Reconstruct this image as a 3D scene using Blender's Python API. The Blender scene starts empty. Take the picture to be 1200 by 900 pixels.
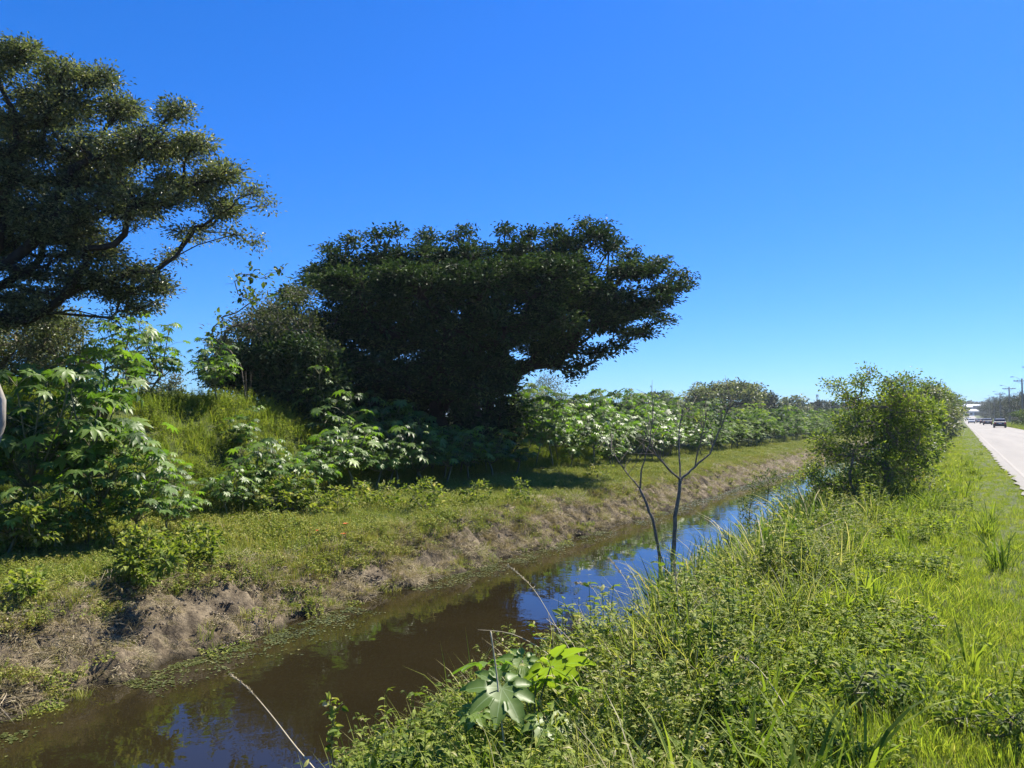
import bpy, math, random
import numpy as np
from mathutils import Vector, Matrix, Quaternion

SC = bpy.context.scene
COL = SC.collection
R = math.radians
# ------------------------------------------------------------------ camera
YAW = R(30.28); PITCH = R(2.54); CAMZ = 1.6; F = 900.0
cam = bpy.data.cameras.new('camera'); camo = bpy.data.objects.new('camera', cam); COL.objects.link(camo)
cam.sensor_width = 36.0; cam.lens = F / 1200 * 36.0
cam.clip_start = 0.05; cam.clip_end = 8000
camo.location = (0, 0, CAMZ); camo.rotation_euler = (R(90) + PITCH, 0, YAW)
SC.camera = camo
# ------------------------------------------------------------------ world and sun
SUN_EL, SUN_AZ = R(53), R(14)      # azimuth measured from +Y towards +X
w = bpy.data.worlds.new('World'); SC.world = w; w.use_nodes = True
nt = w.node_tree; nt.nodes.clear()
sky = nt.nodes.new('ShaderNodeTexSky'); sky.sky_type = 'NISHITA'; sky.sun_disc = False
sky.sun_elevation = SUN_EL; sky.sun_rotation = SUN_AZ; sky.air_density = 1.0; sky.dust_density = 0.25; sky.ozone_density = 3.0
gam = nt.nodes.new('ShaderNodeHueSaturation'); gam.inputs['Saturation'].default_value = 1.28
bg = nt.nodes.new('ShaderNodeBackground'); bg.inputs['Strength'].default_value = 0.084
wo = nt.nodes.new('ShaderNodeOutputWorld')
tint = nt.nodes.new('ShaderNodeMixRGB'); tint.blend_type = 'MULTIPLY'; tint.inputs[0].default_value = 1.0; tint.inputs[2].default_value = (.272, .68, .90, 1)
sp_ = nt.nodes.new('ShaderNodeSeparateColor'); cb_ = nt.nodes.new('ShaderNodeCombineColor'); nt.links.new(sky.outputs[0], sp_.inputs[0]); nt.links.new(sp_.outputs[0], cb_.inputs[0])
for i_, (pw_, k_) in ((1, (.84, 1.10)), (2, (.90, 1.27))):
    a_ = nt.nodes.new('ShaderNodeMath'); a_.operation = 'POWER'; a_.inputs[1].default_value = pw_; b_ = nt.nodes.new('ShaderNodeMath'); b_.operation = 'MULTIPLY'; b_.inputs[1].default_value = k_
    nt.links.new(sp_.outputs[i_], a_.inputs[0]); nt.links.new(a_.outputs[0], b_.inputs[0]); nt.links.new(b_.outputs[0], cb_.inputs[i_])
nt.links.new(cb_.outputs[0], gam.inputs['Color']); nt.links.new(gam.outputs[0], tint.inputs[1]); nt.links.new(tint.outputs[0], bg.inputs[0]); nt.links.new(bg.outputs[0], wo.inputs[0])
sl = bpy.data.lights.new('sun', 'SUN'); sl.energy = 5.0; sl.angle = R(0.53); sl.color = (1.0, 0.93, 0.80)
so = bpy.data.objects.new('sun', sl); COL.objects.link(so)
sdir = Vector((math.sin(SUN_AZ) * math.cos(SUN_EL), math.cos(SUN_AZ) * math.cos(SUN_EL), math.sin(SUN_EL)))
so.rotation_euler = sdir.to_track_quat('Z', 'Y').to_euler(); so.location = (5, 5, 40)
SC.view_settings.view_transform = 'Standard'; SC.view_settings.look = 'None'
SC.view_settings.exposure = 1.22; SC.view_settings.gamma = 1.0
SC.render.engine = 'CYCLES'
SC.cycles.max_bounces = 8; SC.cycles.transparent_max_bounces = 8; SC.cycles.diffuse_bounces = 3
SC.cycles.use_denoising = True

# ------------------------------------------------------------------ maths helpers
rng = np.random.default_rng(7)
CR = np.array([math.cos(YAW), math.sin(YAW), 0.0]); CF0 = np.array([-math.sin(YAW), math.cos(YAW), 0.0]); ZU = np.array([0, 0, 1.0])
CF = CF0 * math.cos(PITCH) + ZU * math.sin(PITCH); CU = -CF0 * math.sin(PITCH) + ZU * math.cos(PITCH)
CAM = np.array([0, 0, CAMZ])
def ray(px, py): return CF + CR * ((px - 600) / F) + CU * ((450 - py) / F)
def P(px, py, D):
    d = ray(px, py); return CAM + d * (D / float(d @ CF0))
def proj(p):
    q = np.asarray(p, float) - CAM; z = q @ CF
    z = np.where(np.abs(z) < 1e-3, 1e-3, z)
    return 600 + F * (q @ CR) / z, 450 - F * (q @ CU) / z, z

def _h(ix, iy, seed):
    n = (ix.astype(np.int64) * 374761393 + iy.astype(np.int64) * 668265263 + seed * 1442695041) & 0xffffffff
    n = ((n ^ (n >> 13)) * 1274126177) & 0xffffffff
    return ((n ^ (n >> 16)) & 0xffff) / 65535.0
def vnoise(x, y, s=1.0, seed=0):
    x = np.asarray(x, float) / s; y = np.asarray(y, float) / s
    x0 = np.floor(x); y0 = np.floor(y); fx = x - x0; fy = y - y0
    fx = fx * fx * (3 - 2 * fx); fy = fy * fy * (3 - 2 * fy)
    a = _h(x0, y0, seed); b = _h(x0 + 1, y0, seed); c = _h(x0, y0 + 1, seed); d = _h(x0 + 1, y0 + 1, seed)
    return (a * (1 - fx) + b * fx) * (1 - fy) + (c * (1 - fx) + d * fx) * fy
def fbm(x, y, s, seed=0, o=4):
    t = 0; a = 1; n = 0
    for k in range(o):
        t = t + a * vnoise(x, y, s / 2 ** k, seed + 13 * k); n += a; a *= 0.5
    return t / n
def sst(a, b, x):
    t = np.clip((x - a) / (b - a), 0, 1); return t * t * (3 - 2 * t)
PX = [-4000, -60, -24, -20.5, -19.2, -17.6, -16.6, -14.4, -13.4, -12, -10.6, -9.6, -9.25, -8.85, -8.42, -8.0, -6.5, -5.0, -4.5, -4.15, -3.4, -2.6, -1.6, -0.6, 0.9, 1.3, 7.0, 7.6, 9, 14, 60, 4000]
PZ = [0, 0, 0, 0, 0, 0, 0, -.3, -.42, -.50, -.56, -.62, -.74, -1.05, -1.36, -1.55, -2.1, -1.8, -1.50, -1.26, -.93, -.55, -.17, -.04, 0, -.03, -.03, 0.0, .12, .25, .3, .3]
BX = [-24, -20.5, -18.4, -17.2, -16.4, -15.4, -14.4, -13.4]; BZ = [0, .35, .9, 1.0, .93, .55, .12, 0]
def rise(y): return 3.2 * sst(330, 620, y)
def H(x, y):
    x = np.asarray(x, float); y = np.asarray(y, float)
    bankm = sst(-13, -10, x) * (1 - sst(-3, -1.5, x))
    xs = x + bankm * ((fbm(y, y * 0 + 3, 5.0, 5, 2) - .5) * .6 + (fbm(y, x * .4, 1.1, 9, 3) - .5) * .28)
    xs = xs - .62 * sst(-5.5, -4.6, x) * (1 - sst(-2.6, -1.6, x)) * sst(5.5, 8, y) * (1 - sst(15, 22, y))
    z = np.interp(xs, PX, PZ)
    bh = 1.95 * (1 - sst(13.5, 21, y)) + .35 * sst(13.5, 21, y)
    bh = bh * (.9 + .25 * fbm(x, y, 4, 77, 2))
    z = z + bh * np.interp(xs, BX, BZ, left=0, right=0)
    offroad = 1 - sst(.5, 1.1, x) * (1 - sst(7.2, 8, x))
    z = z + offroad * ((fbm(x, y, 1.6, 21, 3) - .5) * .14)
    near = 1 - sst(40, 90, y)
    face = sst(-10.0, -9.6, xs) * (1 - sst(-8.5, -8.2, xs))
    rid = np.abs(fbm(x * .75, y, .38, 33, 3) - .5) * 2
    z = z + near * face * ((fbm(x, y, .5, 31, 3) - .5) * .26 - (1 - sst(0, .30, rid)) * .13 + (fbm(x, y, .15, 41, 2) - .5) * .15)
    return z + rise(y)
def ground(px, py, zoff=0.0):
    d = ray(px, py); ts = np.geomspace(1.5, 900, 6000); p = CAM + ts[:, None] * d
    b = np.nonzero(p[:, 2] < H(p[:, 0], p[:, 1]) + zoff)[0]
    return p[b[0]] if len(b) else p[-1]
def onground(x, y, dz=0.0): return (x, y, float(H(x, y)) + dz)
def at(px, D):                       # ground point under the picture column px at distance D
    p = P(px, 490, D); return onground(p[0], p[1])

# ------------------------------------------------------------------ mesh helpers
def mesh_np(name, V, faces, attrs=None, smooth=False, mats=(), midx=None):
    """faces: list of int arrays (n,k)"""
    me = bpy.data.meshes.new(name)
    V = np.ascontiguousarray(V, dtype=np.float32)
    me.vertices.add(len(V)); me.vertices.foreach_set('co', V.ravel())
    faces = [np.asarray(f, dtype=np.int32) for f in faces if len(f)]
    if faces:
        loops = np.concatenate([f.ravel() for f in faces]); tot = np.concatenate([np.full(len(f), f.shape[1], np.int32) for f in faces])
        me.loops.add(len(loops)); me.loops.foreach_set('vertex_index', loops)
        me.polygons.add(len(tot)); st = np.zeros(len(tot), np.int32); st[1:] = np.cumsum(tot)[:-1]
        me.polygons.foreach_set('loop_start', st); me.polygons.foreach_set('loop_total', tot)
        me.polygons.foreach_set('use_smooth', np.full(len(tot), smooth, dtype=bool))
        if midx is not None: me.polygons.foreach_set('material_index', np.asarray(midx, np.int32))
    for k, v in (attrs or {}).items():
        v = np.asarray(v, np.float32)
        if v.ndim == 2:
            a = me.attributes.new(k, 'FLOAT_VECTOR', 'POINT'); a.data.foreach_set('vector', v.ravel())
        else:
            a = me.attributes.new(k, 'FLOAT', 'POINT'); a.data.foreach_set('value', v)
    for m in mats: me.materials.append(m)
    me.update(calc_edges=True)
    return me
class MB:
    def __init__(s): s.V = []; s.f3 = []; s.f4 = []; s.n = 0; s.tone = []
    def add(s, V, f3=None, f4=None, tone=0.5):
        V = np.asarray(V, float).reshape(-1, 3); s.V.append(V)
        if f3 is not None and len(f3): s.f3.append(np.asarray(f3) + s.n)
        if f4 is not None and len(f4): s.f4.append(np.asarray(f4) + s.n)
        s.tone.append(np.broadcast_to(np.asarray(tone, float), (len(V),))); s.n += len(V)
    def mesh(s, name, mat, smooth=False, **extra):
        V = np.concatenate(s.V); fs = []
        if s.f3: fs.append(np.concatenate(s.f3))
        if s.f4: fs.append(np.concatenate(s.f4))
        return mesh_np(name, V, fs, dict(tone=np.concatenate(s.tone), **extra), smooth, [mat])
    def tube(s, pts, rad, k=6, tone=0.5, cap=True):
        pts = np.asarray(pts, float); n = len(pts); rad = np.broadcast_to(np.asarray(rad, float), (n,))
        t = np.gradient(pts, axis=0); t /= np.linalg.norm(t, axis=1)[:, None] + 1e-9
        ref = np.array([0, 0, 1.0]) if abs(t[0][2]) < .8 else np.array([1.0, 0, 0])
        u = np.cross(t[0], ref); u /= np.linalg.norm(u)
        A = np.linspace(0, 2 * np.pi, k, endpoint=False); V = np.empty((n, k, 3))
        for i in range(n):
            u = u - t[i] * (u @ t[i]); u /= np.linalg.norm(u) + 1e-9; v = np.cross(t[i], u)
            V[i] = pts[i] + rad[i] * (np.cos(A)[:, None] * u + np.sin(A)[:, None] * v)
        i = np.arange(n - 1)[:, None] * k; j = np.arange(k)[None]; jn = (j + 1) % k
        q = np.stack([i + j, i + jn, i + k + jn, i + k + j], -1).reshape(-1, 4)
        f3 = None
        V = V.reshape(-1, 3)
        if cap:
            V = np.vstack([V, pts[-1]]); b = (n - 1) * k
            f3 = [[b + a, b + (a + 1) % k, n * k] for a in range(k)]
        s.add(V, f3, q, tone)
    def box(s, c, size, rz=0.0, tone=.5, taper=1.0, rot=None):
        c = np.asarray(c, float); h = np.asarray(size, float) / 2
        V = np.array([[x, y, z] for z in (-1, 1) for y in (-1, 1) for x in (-1, 1)], float)
        V[4:, :2] *= taper
        V = V * h
        if rot is not None: V = V @ np.array(Matrix(rot).to_3x3()).T
        cz, sz = math.cos(rz), math.sin(rz)
        V = V @ np.array([[cz, sz, 0], [-sz, cz, 0], [0, 0, 1]]) + c
        s.add(V, None, [[0, 2, 3, 1], [4, 5, 7, 6], [0, 1, 5, 4], [2, 6, 7, 3], [0, 4, 6, 2], [1, 3, 7, 5]], tone)
    def prism(s, prof, w, c=(0, 0, 0), inset=None, tone=.5):
        """profile in the Y-Z plane swept along X over width w"""
        prof = np.asarray(prof, float); n = len(prof)
        xs = [-w / 2, w / 2]; V = []
        for x in xs: V += [[x * (inset[i] if inset is not None else 1), p[0], p[1]] for i, p in enumerate(prof)]
        V = np.array(V) + np.asarray(c)
        q = [[i, (i + 1) % n, n + (i + 1) % n, n + i] for i in range(n)]
        cc = prof.mean(0); V = np.vstack([V, [c[0] + xs[0] * (inset.mean() if inset is not None else 1), cc[0] + c[1], cc[1] + c[2]], [c[0] + xs[1] * (inset.mean() if inset is not None else 1), cc[0] + c[1], cc[1] + c[2]]])
        f3 = [[(i + 1) % n, i, 2 * n] for i in range(n)] + [[n + i, n + (i + 1) % n, 2 * n + 1] for i in range(n)]
        s.add(V, f3, q, tone)
def unit(v): return v / (np.linalg.norm(v, axis=-1, keepdims=True) + 1e-9)
def leaves_to(mb, pos, d, nrm, L, W, tone, fold=.25, g=None):
    """diamond leaves folded on the midrib"""
    d = unit(d); s = unit(np.cross(d, nrm)); nn = np.cross(s, d)
    L = np.broadcast_to(L, (len(pos),))[:, None]; W = np.broadcast_to(W, (len(pos),))[:, None]
    n = len(pos); V = np.empty((n, 4, 3))
    V[:, 0] = pos; V[:, 2] = pos + d * L - nn * L * .12
    m = pos + d * L * .45
    V[:, 1] = m + s * W * .5 + nn * W * fold; V[:, 3] = m - s * W * .5 + nn * W * fold
    b = np.arange(n)[:, None] * 4
    mb.add(V.reshape(-1, 3), np.concatenate([b + [0, 1, 2], b + [0, 2, 3]]), None, np.repeat(np.broadcast_to(tone, (n,)), 4))
def leaves6_to(mb, pos, d, nrm, L, W, tone, fold=.2):
    """rounder leaves, folded on the midrib and bent at the tip"""
    d = unit(d); s = unit(np.cross(d, nrm)); nn = np.cross(s, d)
    L = np.broadcast_to(L, (len(pos),))[:, None]; W = np.broadcast_to(W, (len(pos),))[:, None]; n = len(pos); V = np.empty((n, 7, 3))
    V[:, 0] = pos; V[:, 3] = pos + d * L * .5 + nn * L * .02; V[:, 6] = pos + d * L - nn * L * .22
    for k, t, w_, dn in ((1, .22, .40, 0), (4, .62, .40, -.05)):
        m = pos + d * L * t + nn * L * dn; V[:, k] = m + s * W * w_ + nn * W * fold; V[:, k + 1] = m - s * W * w_ + nn * W * fold
    b = np.arange(n)[:, None] * 7
    mb.add(V.reshape(-1, 3), np.concatenate([b + [0, 1, 3], b + [1, 4, 3], b + [4, 6, 3], b + [0, 3, 2], b + [2, 3, 5], b + [5, 3, 6]]), None, np.repeat(np.broadcast_to(tone, (n,)), 7))
def tag(o, label=None, cat=None, group=None, kind=None):
    for k, v in (('label', label), ('category', cat), ('group', group), ('kind', kind)):
        if v: o[k] = v
    return o
def obj(name, me, parent=None, loc=None):
    o = bpy.data.objects.new(name, me); COL.objects.link(o)
    if parent is not None: o.parent = parent
    if loc is not None: o.location = loc
    return o
def empty(name, loc, label, cat, group=None, rz=0.0):
    o = bpy.data.objects.new(name, None); COL.objects.link(o); o.location = loc; o.rotation_euler = (0, 0, rz)
    o.empty_display_size = .2
    return tag(o, label, cat, group)
def copy_tree(o, parent=None):
    c = o.copy(); COL.objects.link(c)
    if parent is not None: c.parent = parent
    for ch in list(o.children): copy_tree(ch, c)
    return c

# ------------------------------------------------------------------ materials
def newmat(name):
    m = bpy.data.materials.new(name); m.use_nodes = True; n = m.node_tree; n.nodes.clear(); return m, n
def N(n, t, **kw):
    x = n.nodes.new(t)
    for k, v in kw.items():
        if k.startswith('i_'): x.inputs[k[2:]].default_value = v
        elif k.startswith('n_'): x.inputs[int(k[2:])].default_value = v
        else: setattr(x, k, v)
    return x
def ramp(n, stops, interp='LINEAR'):
    r = n.nodes.new('ShaderNodeValToRGB'); e = r.color_ramp.elements; r.color_ramp.interpolation = interp
    while len(e) < len(stops): e.new(.5)
    for el, (p, c) in zip(e, stops): el.position = p; el.color = (*c, 1)
    return r
def plant_mat(name, stops, transl=.3, rough=.45, spec=.4, nz=1.2, namp=.35, ramp_rand=.25, rib=None, tgain=(1.25, 1.3, .55), under=None):
    """leaf or blade: colour from per-leaf tone + patches in the place + a per-plant offset"""
    m, n = newmat(name); L = n.links.new
    at_ = N(n, 'ShaderNodeAttribute', attribute_name='tone'); oi = N(n, 'ShaderNodeObjectInfo'); geo = N(n, 'ShaderNodeNewGeometry')
    no = N(n, 'ShaderNodeTexNoise', i_Scale=nz, i_Detail=3.0); L(geo.outputs['Position'], no.inputs['Vector'])
    a = N(n, 'ShaderNodeMath', operation='MULTIPLY_ADD', n_1=namp, n_2=-namp / 2); L(no.outputs['Fac'], a.inputs[0])
    b = N(n, 'ShaderNodeMath', operation='MULTIPLY_ADD', n_1=ramp_rand, n_2=-ramp_rand / 2); L(oi.outputs['Random'], b.inputs[0])
    c = N(n, 'ShaderNodeMath', operation='ADD'); L(a.outputs[0], c.inputs[0]); L(b.outputs[0], c.inputs[1])
    d = N(n, 'ShaderNodeMath', operation='ADD', use_clamp=True); L(c.outputs[0], d.inputs[0]); L(at_.outputs['Fac'], d.inputs[1])
    r = ramp(n, stops); L(d.outputs[0], r.inputs[0]); colour = r.outputs[0]
    if rib is not None:
        ra = N(n, 'ShaderNodeAttribute', attribute_name='rib')
        rr = ramp(n, [(0.0, (1, 1, 1)), (.10, (0, 0, 0))]); L(ra.outputs['Fac'], rr.inputs[0])
        mx = N(n, 'ShaderNodeMixRGB'); mx.inputs[2].default_value = (*rib, 1); L(rr.outputs[0], mx.inputs[0]); L(colour, mx.inputs[1]); colour = mx.outputs[0]
        wv = N(n, 'ShaderNodeTexWave', i_Scale=9.0, i_Distortion=.6); tc = N(n, 'ShaderNodeTexCoord'); L(tc.outputs['Object'], wv.inputs['Vector'])
    pr = N(n, 'ShaderNodeBsdfPrincipled', i_Roughness=rough); pr.inputs['Specular IOR Level'].default_value = spec; L(colour, pr.inputs['Base Color'])
    if transl > 0:
        tm = N(n, 'ShaderNodeMixRGB', blend_type='MULTIPLY', n_0=1.0); tm.inputs[2].default_value = (*tgain, 1); L(colour, tm.inputs[1])
        tr = N(n, 'ShaderNodeBsdfTranslucent'); L(tm.outputs[0], tr.inputs[0])
        mix = N(n, 'ShaderNodeMixShader', n_0=transl); L(pr.outputs[0], mix.inputs[1]); L(tr.outputs[0], mix.inputs[2]); out = mix.outputs[0]
    else: out = pr.outputs[0]
    o = N(n, 'ShaderNodeOutputMaterial'); L(out, o.inputs[0]); return m
def simple_mat(name, c1, c2=None, scale=4.0, rough=.7, bump=0.0, metallic=0.0, stretch=(1, 1, 1), spec=.4, detail=5.0):
    m, n = newmat(name); L = n.links.new; c2 = c2 or tuple(x * .8 for x in c1)
    tc = N(n, 'ShaderNodeTexCoord'); mp = N(n, 'ShaderNodeMapping'); mp.inputs['Scale'].default_value = stretch
    no = N(n, 'ShaderNodeTexNoise', i_Scale=scale, i_Detail=detail, i_Roughness=.65); L(tc.outputs['Object'], mp.inputs[0]); L(mp.outputs[0], no.inputs['Vector'])
    r = ramp(n, [(.3, c1), (.7, c2)]); L(no.outputs['Fac'], r.inputs[0])
    pr = N(n, 'ShaderNodeBsdfPrincipled', i_Roughness=rough, i_Metallic=metallic); pr.inputs['Specular IOR Level'].default_value = spec
    L(r.outputs[0], pr.inputs['Base Color'])
    if bump:
        bp = N(n, 'ShaderNodeBump', i_Strength=bump, i_Distance=.02); L(no.outputs['Fac'], bp.inputs['Height']); L(bp.outputs[0], pr.inputs['Normal'])
    o = N(n, 'ShaderNodeOutputMaterial'); L(pr.outputs[0], o.inputs[0]); return m

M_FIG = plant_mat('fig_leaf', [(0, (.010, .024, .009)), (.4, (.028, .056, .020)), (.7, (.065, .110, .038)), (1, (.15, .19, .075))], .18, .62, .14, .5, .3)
M_OLIVE = plant_mat('olive_leaf', [(0, (.035, .050, .024)), (.35, (.105, .135, .068)), (.65, (.21, .23, .13)), (1, (.40, .37, .24))], .34, .45, .4, .6, .35)
M_SHRUB = plant_mat('shrub_leaf', [(0, (.030, .060, .012)), (.45, (.075, .125, .022)), (.8, (.15, .20, .03)), (1, (.26, .25, .05))], .35, .5, .3, .9, .5)
M_GREY = plant_mat('grey_green_leaf', [(0, (.05, .07, .03)), (.5, (.10, .12, .055)), (1, (.22, .21, .11))], .3, .6, .3, .9, .4)
M_CASTOR = plant_mat('castor_leaf', [(0, (.035, .070, .018)), (.4, (.105, .180, .034)), (.8, (.20, .29, .045)), (1, (.28, .33, .055))], .44, .44, .38, .8, .3, .7, rib=(.26, .36, .16), tgain=(1.15, 1.4, .40))
M_FAR = plant_mat('far_leaf', [(0, (.020, .034, .014)), (.5, (.040, .062, .022)), (1, (.085, .10, .035))], .15, .55, .25, .05, .5)
M_GRASS = plant_mat('verge_grass_blade', [(0, (.050, .090, .014)), (.3, (.140, .205, .028)), (.65, (.265, .32, .055)), (.9, (.34, .35, .08)), (1, (.46, .41, .21))], .48, .6, .16, .55, .45)
M_WEED = plant_mat('weed_leaf', [(0, (.040, .068, .012)), (.35, (.14, .20, .026)), (.65, (.27, .31, .06)), (.9, (.36, .35, .13)), (1, (.50, .44, .28))], .42, .6, .18, .8, .45)
M_SHELF = plant_mat('shelf_grass_blade', [(0, (.08, .125, .02)), (.3, (.185, .24, .036)), (.6, (.31, .32, .07)), (.85, (.34, .30, .11)), (1, (.46, .37, .20))], .3, .6, .18, .7, .7)
M_DRY = plant_mat('dry_grass_blade', [(0, (.05, .055, .022)), (.1, (.11, .12, .04)), (.22, (.20, .19, .07)), (.5, (.30, .245, .13)), (.8, (.38, .31, .19)), (1, (.46, .39, .27))], .15, .6, .3, 1.0, .7)
M_REED = plant_mat('reed_blade', [(0, (.045, .085, .02)), (.5, (.10, .17, .03)), (.78, (.19, .24, .05)), (.9, (.30, .27, .12)), (1, (.46, .40, .25))], .4, .62, .14, .9, .4)
M_FLOAT = plant_mat('floating_leaf', [(0, (.04, .05, .012)), (.6, (.08, .095, .02)), (1, (.22, .21, .08))], .15, .35, .5, 2.0, .5)
M_BARK = simple_mat('dark_bark', (.028, .024, .020), (.060, .052, .042), 7, .95, .7, stretch=(1, 1, .3), spec=.1)
M_MIDBARK = simple_mat('grey_bark', (.10, .088, .072), (.24, .215, .18), 8, .95, .7, stretch=(1, 1, .3), spec=.1)
M_PALEBARK = simple_mat('pale_bark', (.16, .14, .115), (.34, .31, .26), 6, .85, .6, stretch=(1, 1, .4))
M_TWIG = simple_mat('grey_twig_bark', (.11, .09, .068), (.27, .23, .18), 30, .9, 1.0, spec=.1)
M_STEM = simple_mat('green_stem', (.10, .13, .05), (.17, .14, .08), 6, .6)
M_STRAW = simple_mat('straw_stalk', (.42, .35, .22), (.55, .47, .31), 12, .6)

# ground
def ground_mat():
    m, n = newmat('ground_soil'); L = n.links.new
    geo = N(n, 'ShaderNodeNewGeometry'); sp = N(n, 'ShaderNodeSeparateXYZ'); L(geo.outputs['Position'], sp.inputs[0])
    def mr(src, a, b, c=0.0, d=1.0):
        x = N(n, 'ShaderNodeMapRange', interpolation_type='SMOOTHSTEP'); L(src, x.inputs[0])
        for i, v in enumerate((a, b, c, d)): x.inputs[i + 1].default_value = v
        return x.outputs[0]
    def mul(a, b):
        x = N(n, 'ShaderNodeMath', operation='MULTIPLY'); L(a, x.inputs[0]); L(b, x.inputs[1]); return x.outputs[0]
    def noise(s, d=5.0, r=.6):
        x = N(n, 'ShaderNodeTexNoise', i_Scale=s, i_Detail=d, i_Roughness=r); L(geo.outputs['Position'], x.inputs['Vector']); return x.outputs['Fac']
    def mix(f, a, b):
        x = N(n, 'ShaderNodeMixRGB'); L(f, x.inputs[0]); L(a, x.inputs[1]); L(b, x.inputs[2]); return x.outputs[0]
    g1 = ramp(n, [(.3, (.045, .060, .018)), (.55, (.085, .105, .028)), (.75, (.13, .12, .055))]); L(noise(1.7), g1.inputs[0])
    soil = ramp(n, [(.30, (.022, .017, .012)), (.46, (.10, .078, .050)), (.62, (.20, .16, .105)), (.8, (.30, .25, .18))]); L(noise(6, 7, .7), soil.inputs[0])
    litter = ramp(n, [(.3, (.07, .06, .038)), (.7, (.19, .155, .10))]); L(noise(14, 5, .7), litter.inputs[0])
    x = sp.outputs['X']; z = sp.outputs['Z']
    bank = mul(mr(x, -10.6, -9.7), mr(x, -5.5, -5.0, 1, 0))
    c = mix(bank, g1.outputs[0], soil.outputs[0])
    fw = mul(mr(x, -6, -4.8), mr(x, -.8, .4, 1, 0)); c = mix(fw, c, litter.outputs[0])
    wet = mul(mr(z, -1.30, -1.40), mr(sp.outputs['Y'], 300, 330, 1, 0))
    dk = N(n, 'ShaderNodeRGB'); dk.outputs[0].default_value = (.035, .028, .016, 1); c = mix(wet, c, dk.outputs[0])
    pr = N(n, 'ShaderNodeBsdfPrincipled', i_Roughness=.9); pr.inputs['Specular IOR Level'].default_value = .2; L(c, pr.inputs['Base Color'])
    bp = N(n, 'ShaderNodeBump', i_Strength=.8, i_Distance=.05); L(noise(18, 6, .7), bp.inputs['Height']); L(bp.outputs[0], pr.inputs['Normal'])
    o = N(n, 'ShaderNodeOutputMaterial'); L(pr.outputs[0], o.inputs[0]); return m
M_GROUND = ground_mat()
def water_mat():
    m, n = newmat('murky_water'); L = n.links.new
    geo = N(n, 'ShaderNodeNewGeometry')
    a = N(n, 'ShaderNodeTexNoise', i_Scale=2.6, i_Detail=3.0, i_Roughness=.5); b = N(n, 'ShaderNodeTexNoise', i_Scale=.35, i_Detail=2.0)
    L(geo.outputs['Position'], a.inputs['Vector']); L(geo.outputs['Position'], b.inputs['Vector'])
    r = ramp(n, [(.35, (.014, .0110, .0050)), (.7, (.020, .0155, .007))]); L(b.outputs['Fac'], r.inputs[0])
    rp = ramp(n, [(.42, (0, 0, 0)), (.62, (1, 1, 1))]); L(b.outputs['Fac'], rp.inputs[0])
    st = N(n, 'ShaderNodeMath', operation='MULTIPLY_ADD', n_1=.10, n_2=.03); L(rp.outputs[0], st.inputs[0])
    bp = N(n, 'ShaderNodeBump', i_Distance=.05); L(a.outputs['Fac'], bp.inputs['Height']); L(st.outputs[0], bp.inputs['Strength'])
    pr = N(n, 'ShaderNodeBsdfPrincipled', i_Roughness=.02, i_IOR=1.42); L(r.outputs[0], pr.inputs['Base Color']); L(bp.outputs[0], pr.inputs['Normal'])
    o = N(n, 'ShaderNodeOutputMaterial'); L(pr.outputs[0], o.inputs[0]); return m
M_WATER = water_mat()
def asphalt_mat():
    m, n = newmat('worn_asphalt'); L = n.links.new
    geo = N(n, 'ShaderNodeNewGeometry')
    mp = N(n, 'ShaderNodeMapping'); mp.inputs['Scale'].default_value = (1.2, .06, 1); L(geo.outputs['Position'], mp.inputs[0])
    a = N(n, 'ShaderNodeTexNoise', i_Scale=1.0, i_Detail=4.0); L(mp.outputs[0], a.inputs['Vector'])
    b = N(n, 'ShaderNodeTexNoise', i_Scale=60.0, i_Detail=3.0); L(geo.outputs['Position'], b.inputs['Vector'])
    v = N(n, 'ShaderNodeTexVoronoi', feature='DISTANCE_TO_EDGE', i_Scale=.35); L(geo.outputs['Position'], v.inputs['Vector'])
    r = ramp(n, [(.3, (.145, .132, .118)), (.7, (.205, .187, .165))]); L(a.outputs['Fac'], r.inputs[0])
    r2 = ramp(n, [(.35, (.72, .72, .72)), (.65, (1, 1, 1))]); L(b.outputs['Fac'], r2.inputs[0])
    mu = N(n, 'ShaderNodeMixRGB', blend_type='MULTIPLY', n_0=1.0); L(r.outputs[0], mu.inputs[1]); L(r2.outputs[0], mu.inputs[2])
    cr = ramp(n, [(.0, (.45, .45, .45)), (.012, (1, 1, 1))]); L(v.outputs['Distance'], cr.inputs[0])
    m2 = N(n, 'ShaderNodeMixRGB', blend_type='MULTIPLY', n_0=.6); L(mu.outputs[0], m2.inputs[1]); L(cr.outputs[0], m2.inputs[2])
    pr = N(n, 'ShaderNodeBsdfPrincipled', i_Roughness=.75); L(m2.outputs[0], pr.inputs['Base Color'])
    bp = N(n, 'ShaderNodeBump', i_Strength=.4, i_Distance=.01); L(b.outputs['Fac'], bp.inputs['Height']); L(bp.outputs[0], pr.inputs['Normal'])
    o = N(n, 'ShaderNodeOutputMaterial'); L(pr.outputs[0], o.inputs[0]); return m
M_ASPHALT = asphalt_mat()
M_LINE = simple_mat('road_paint', (.29, .27, .24), (.18, .165, .15), 14, .8)

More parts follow.
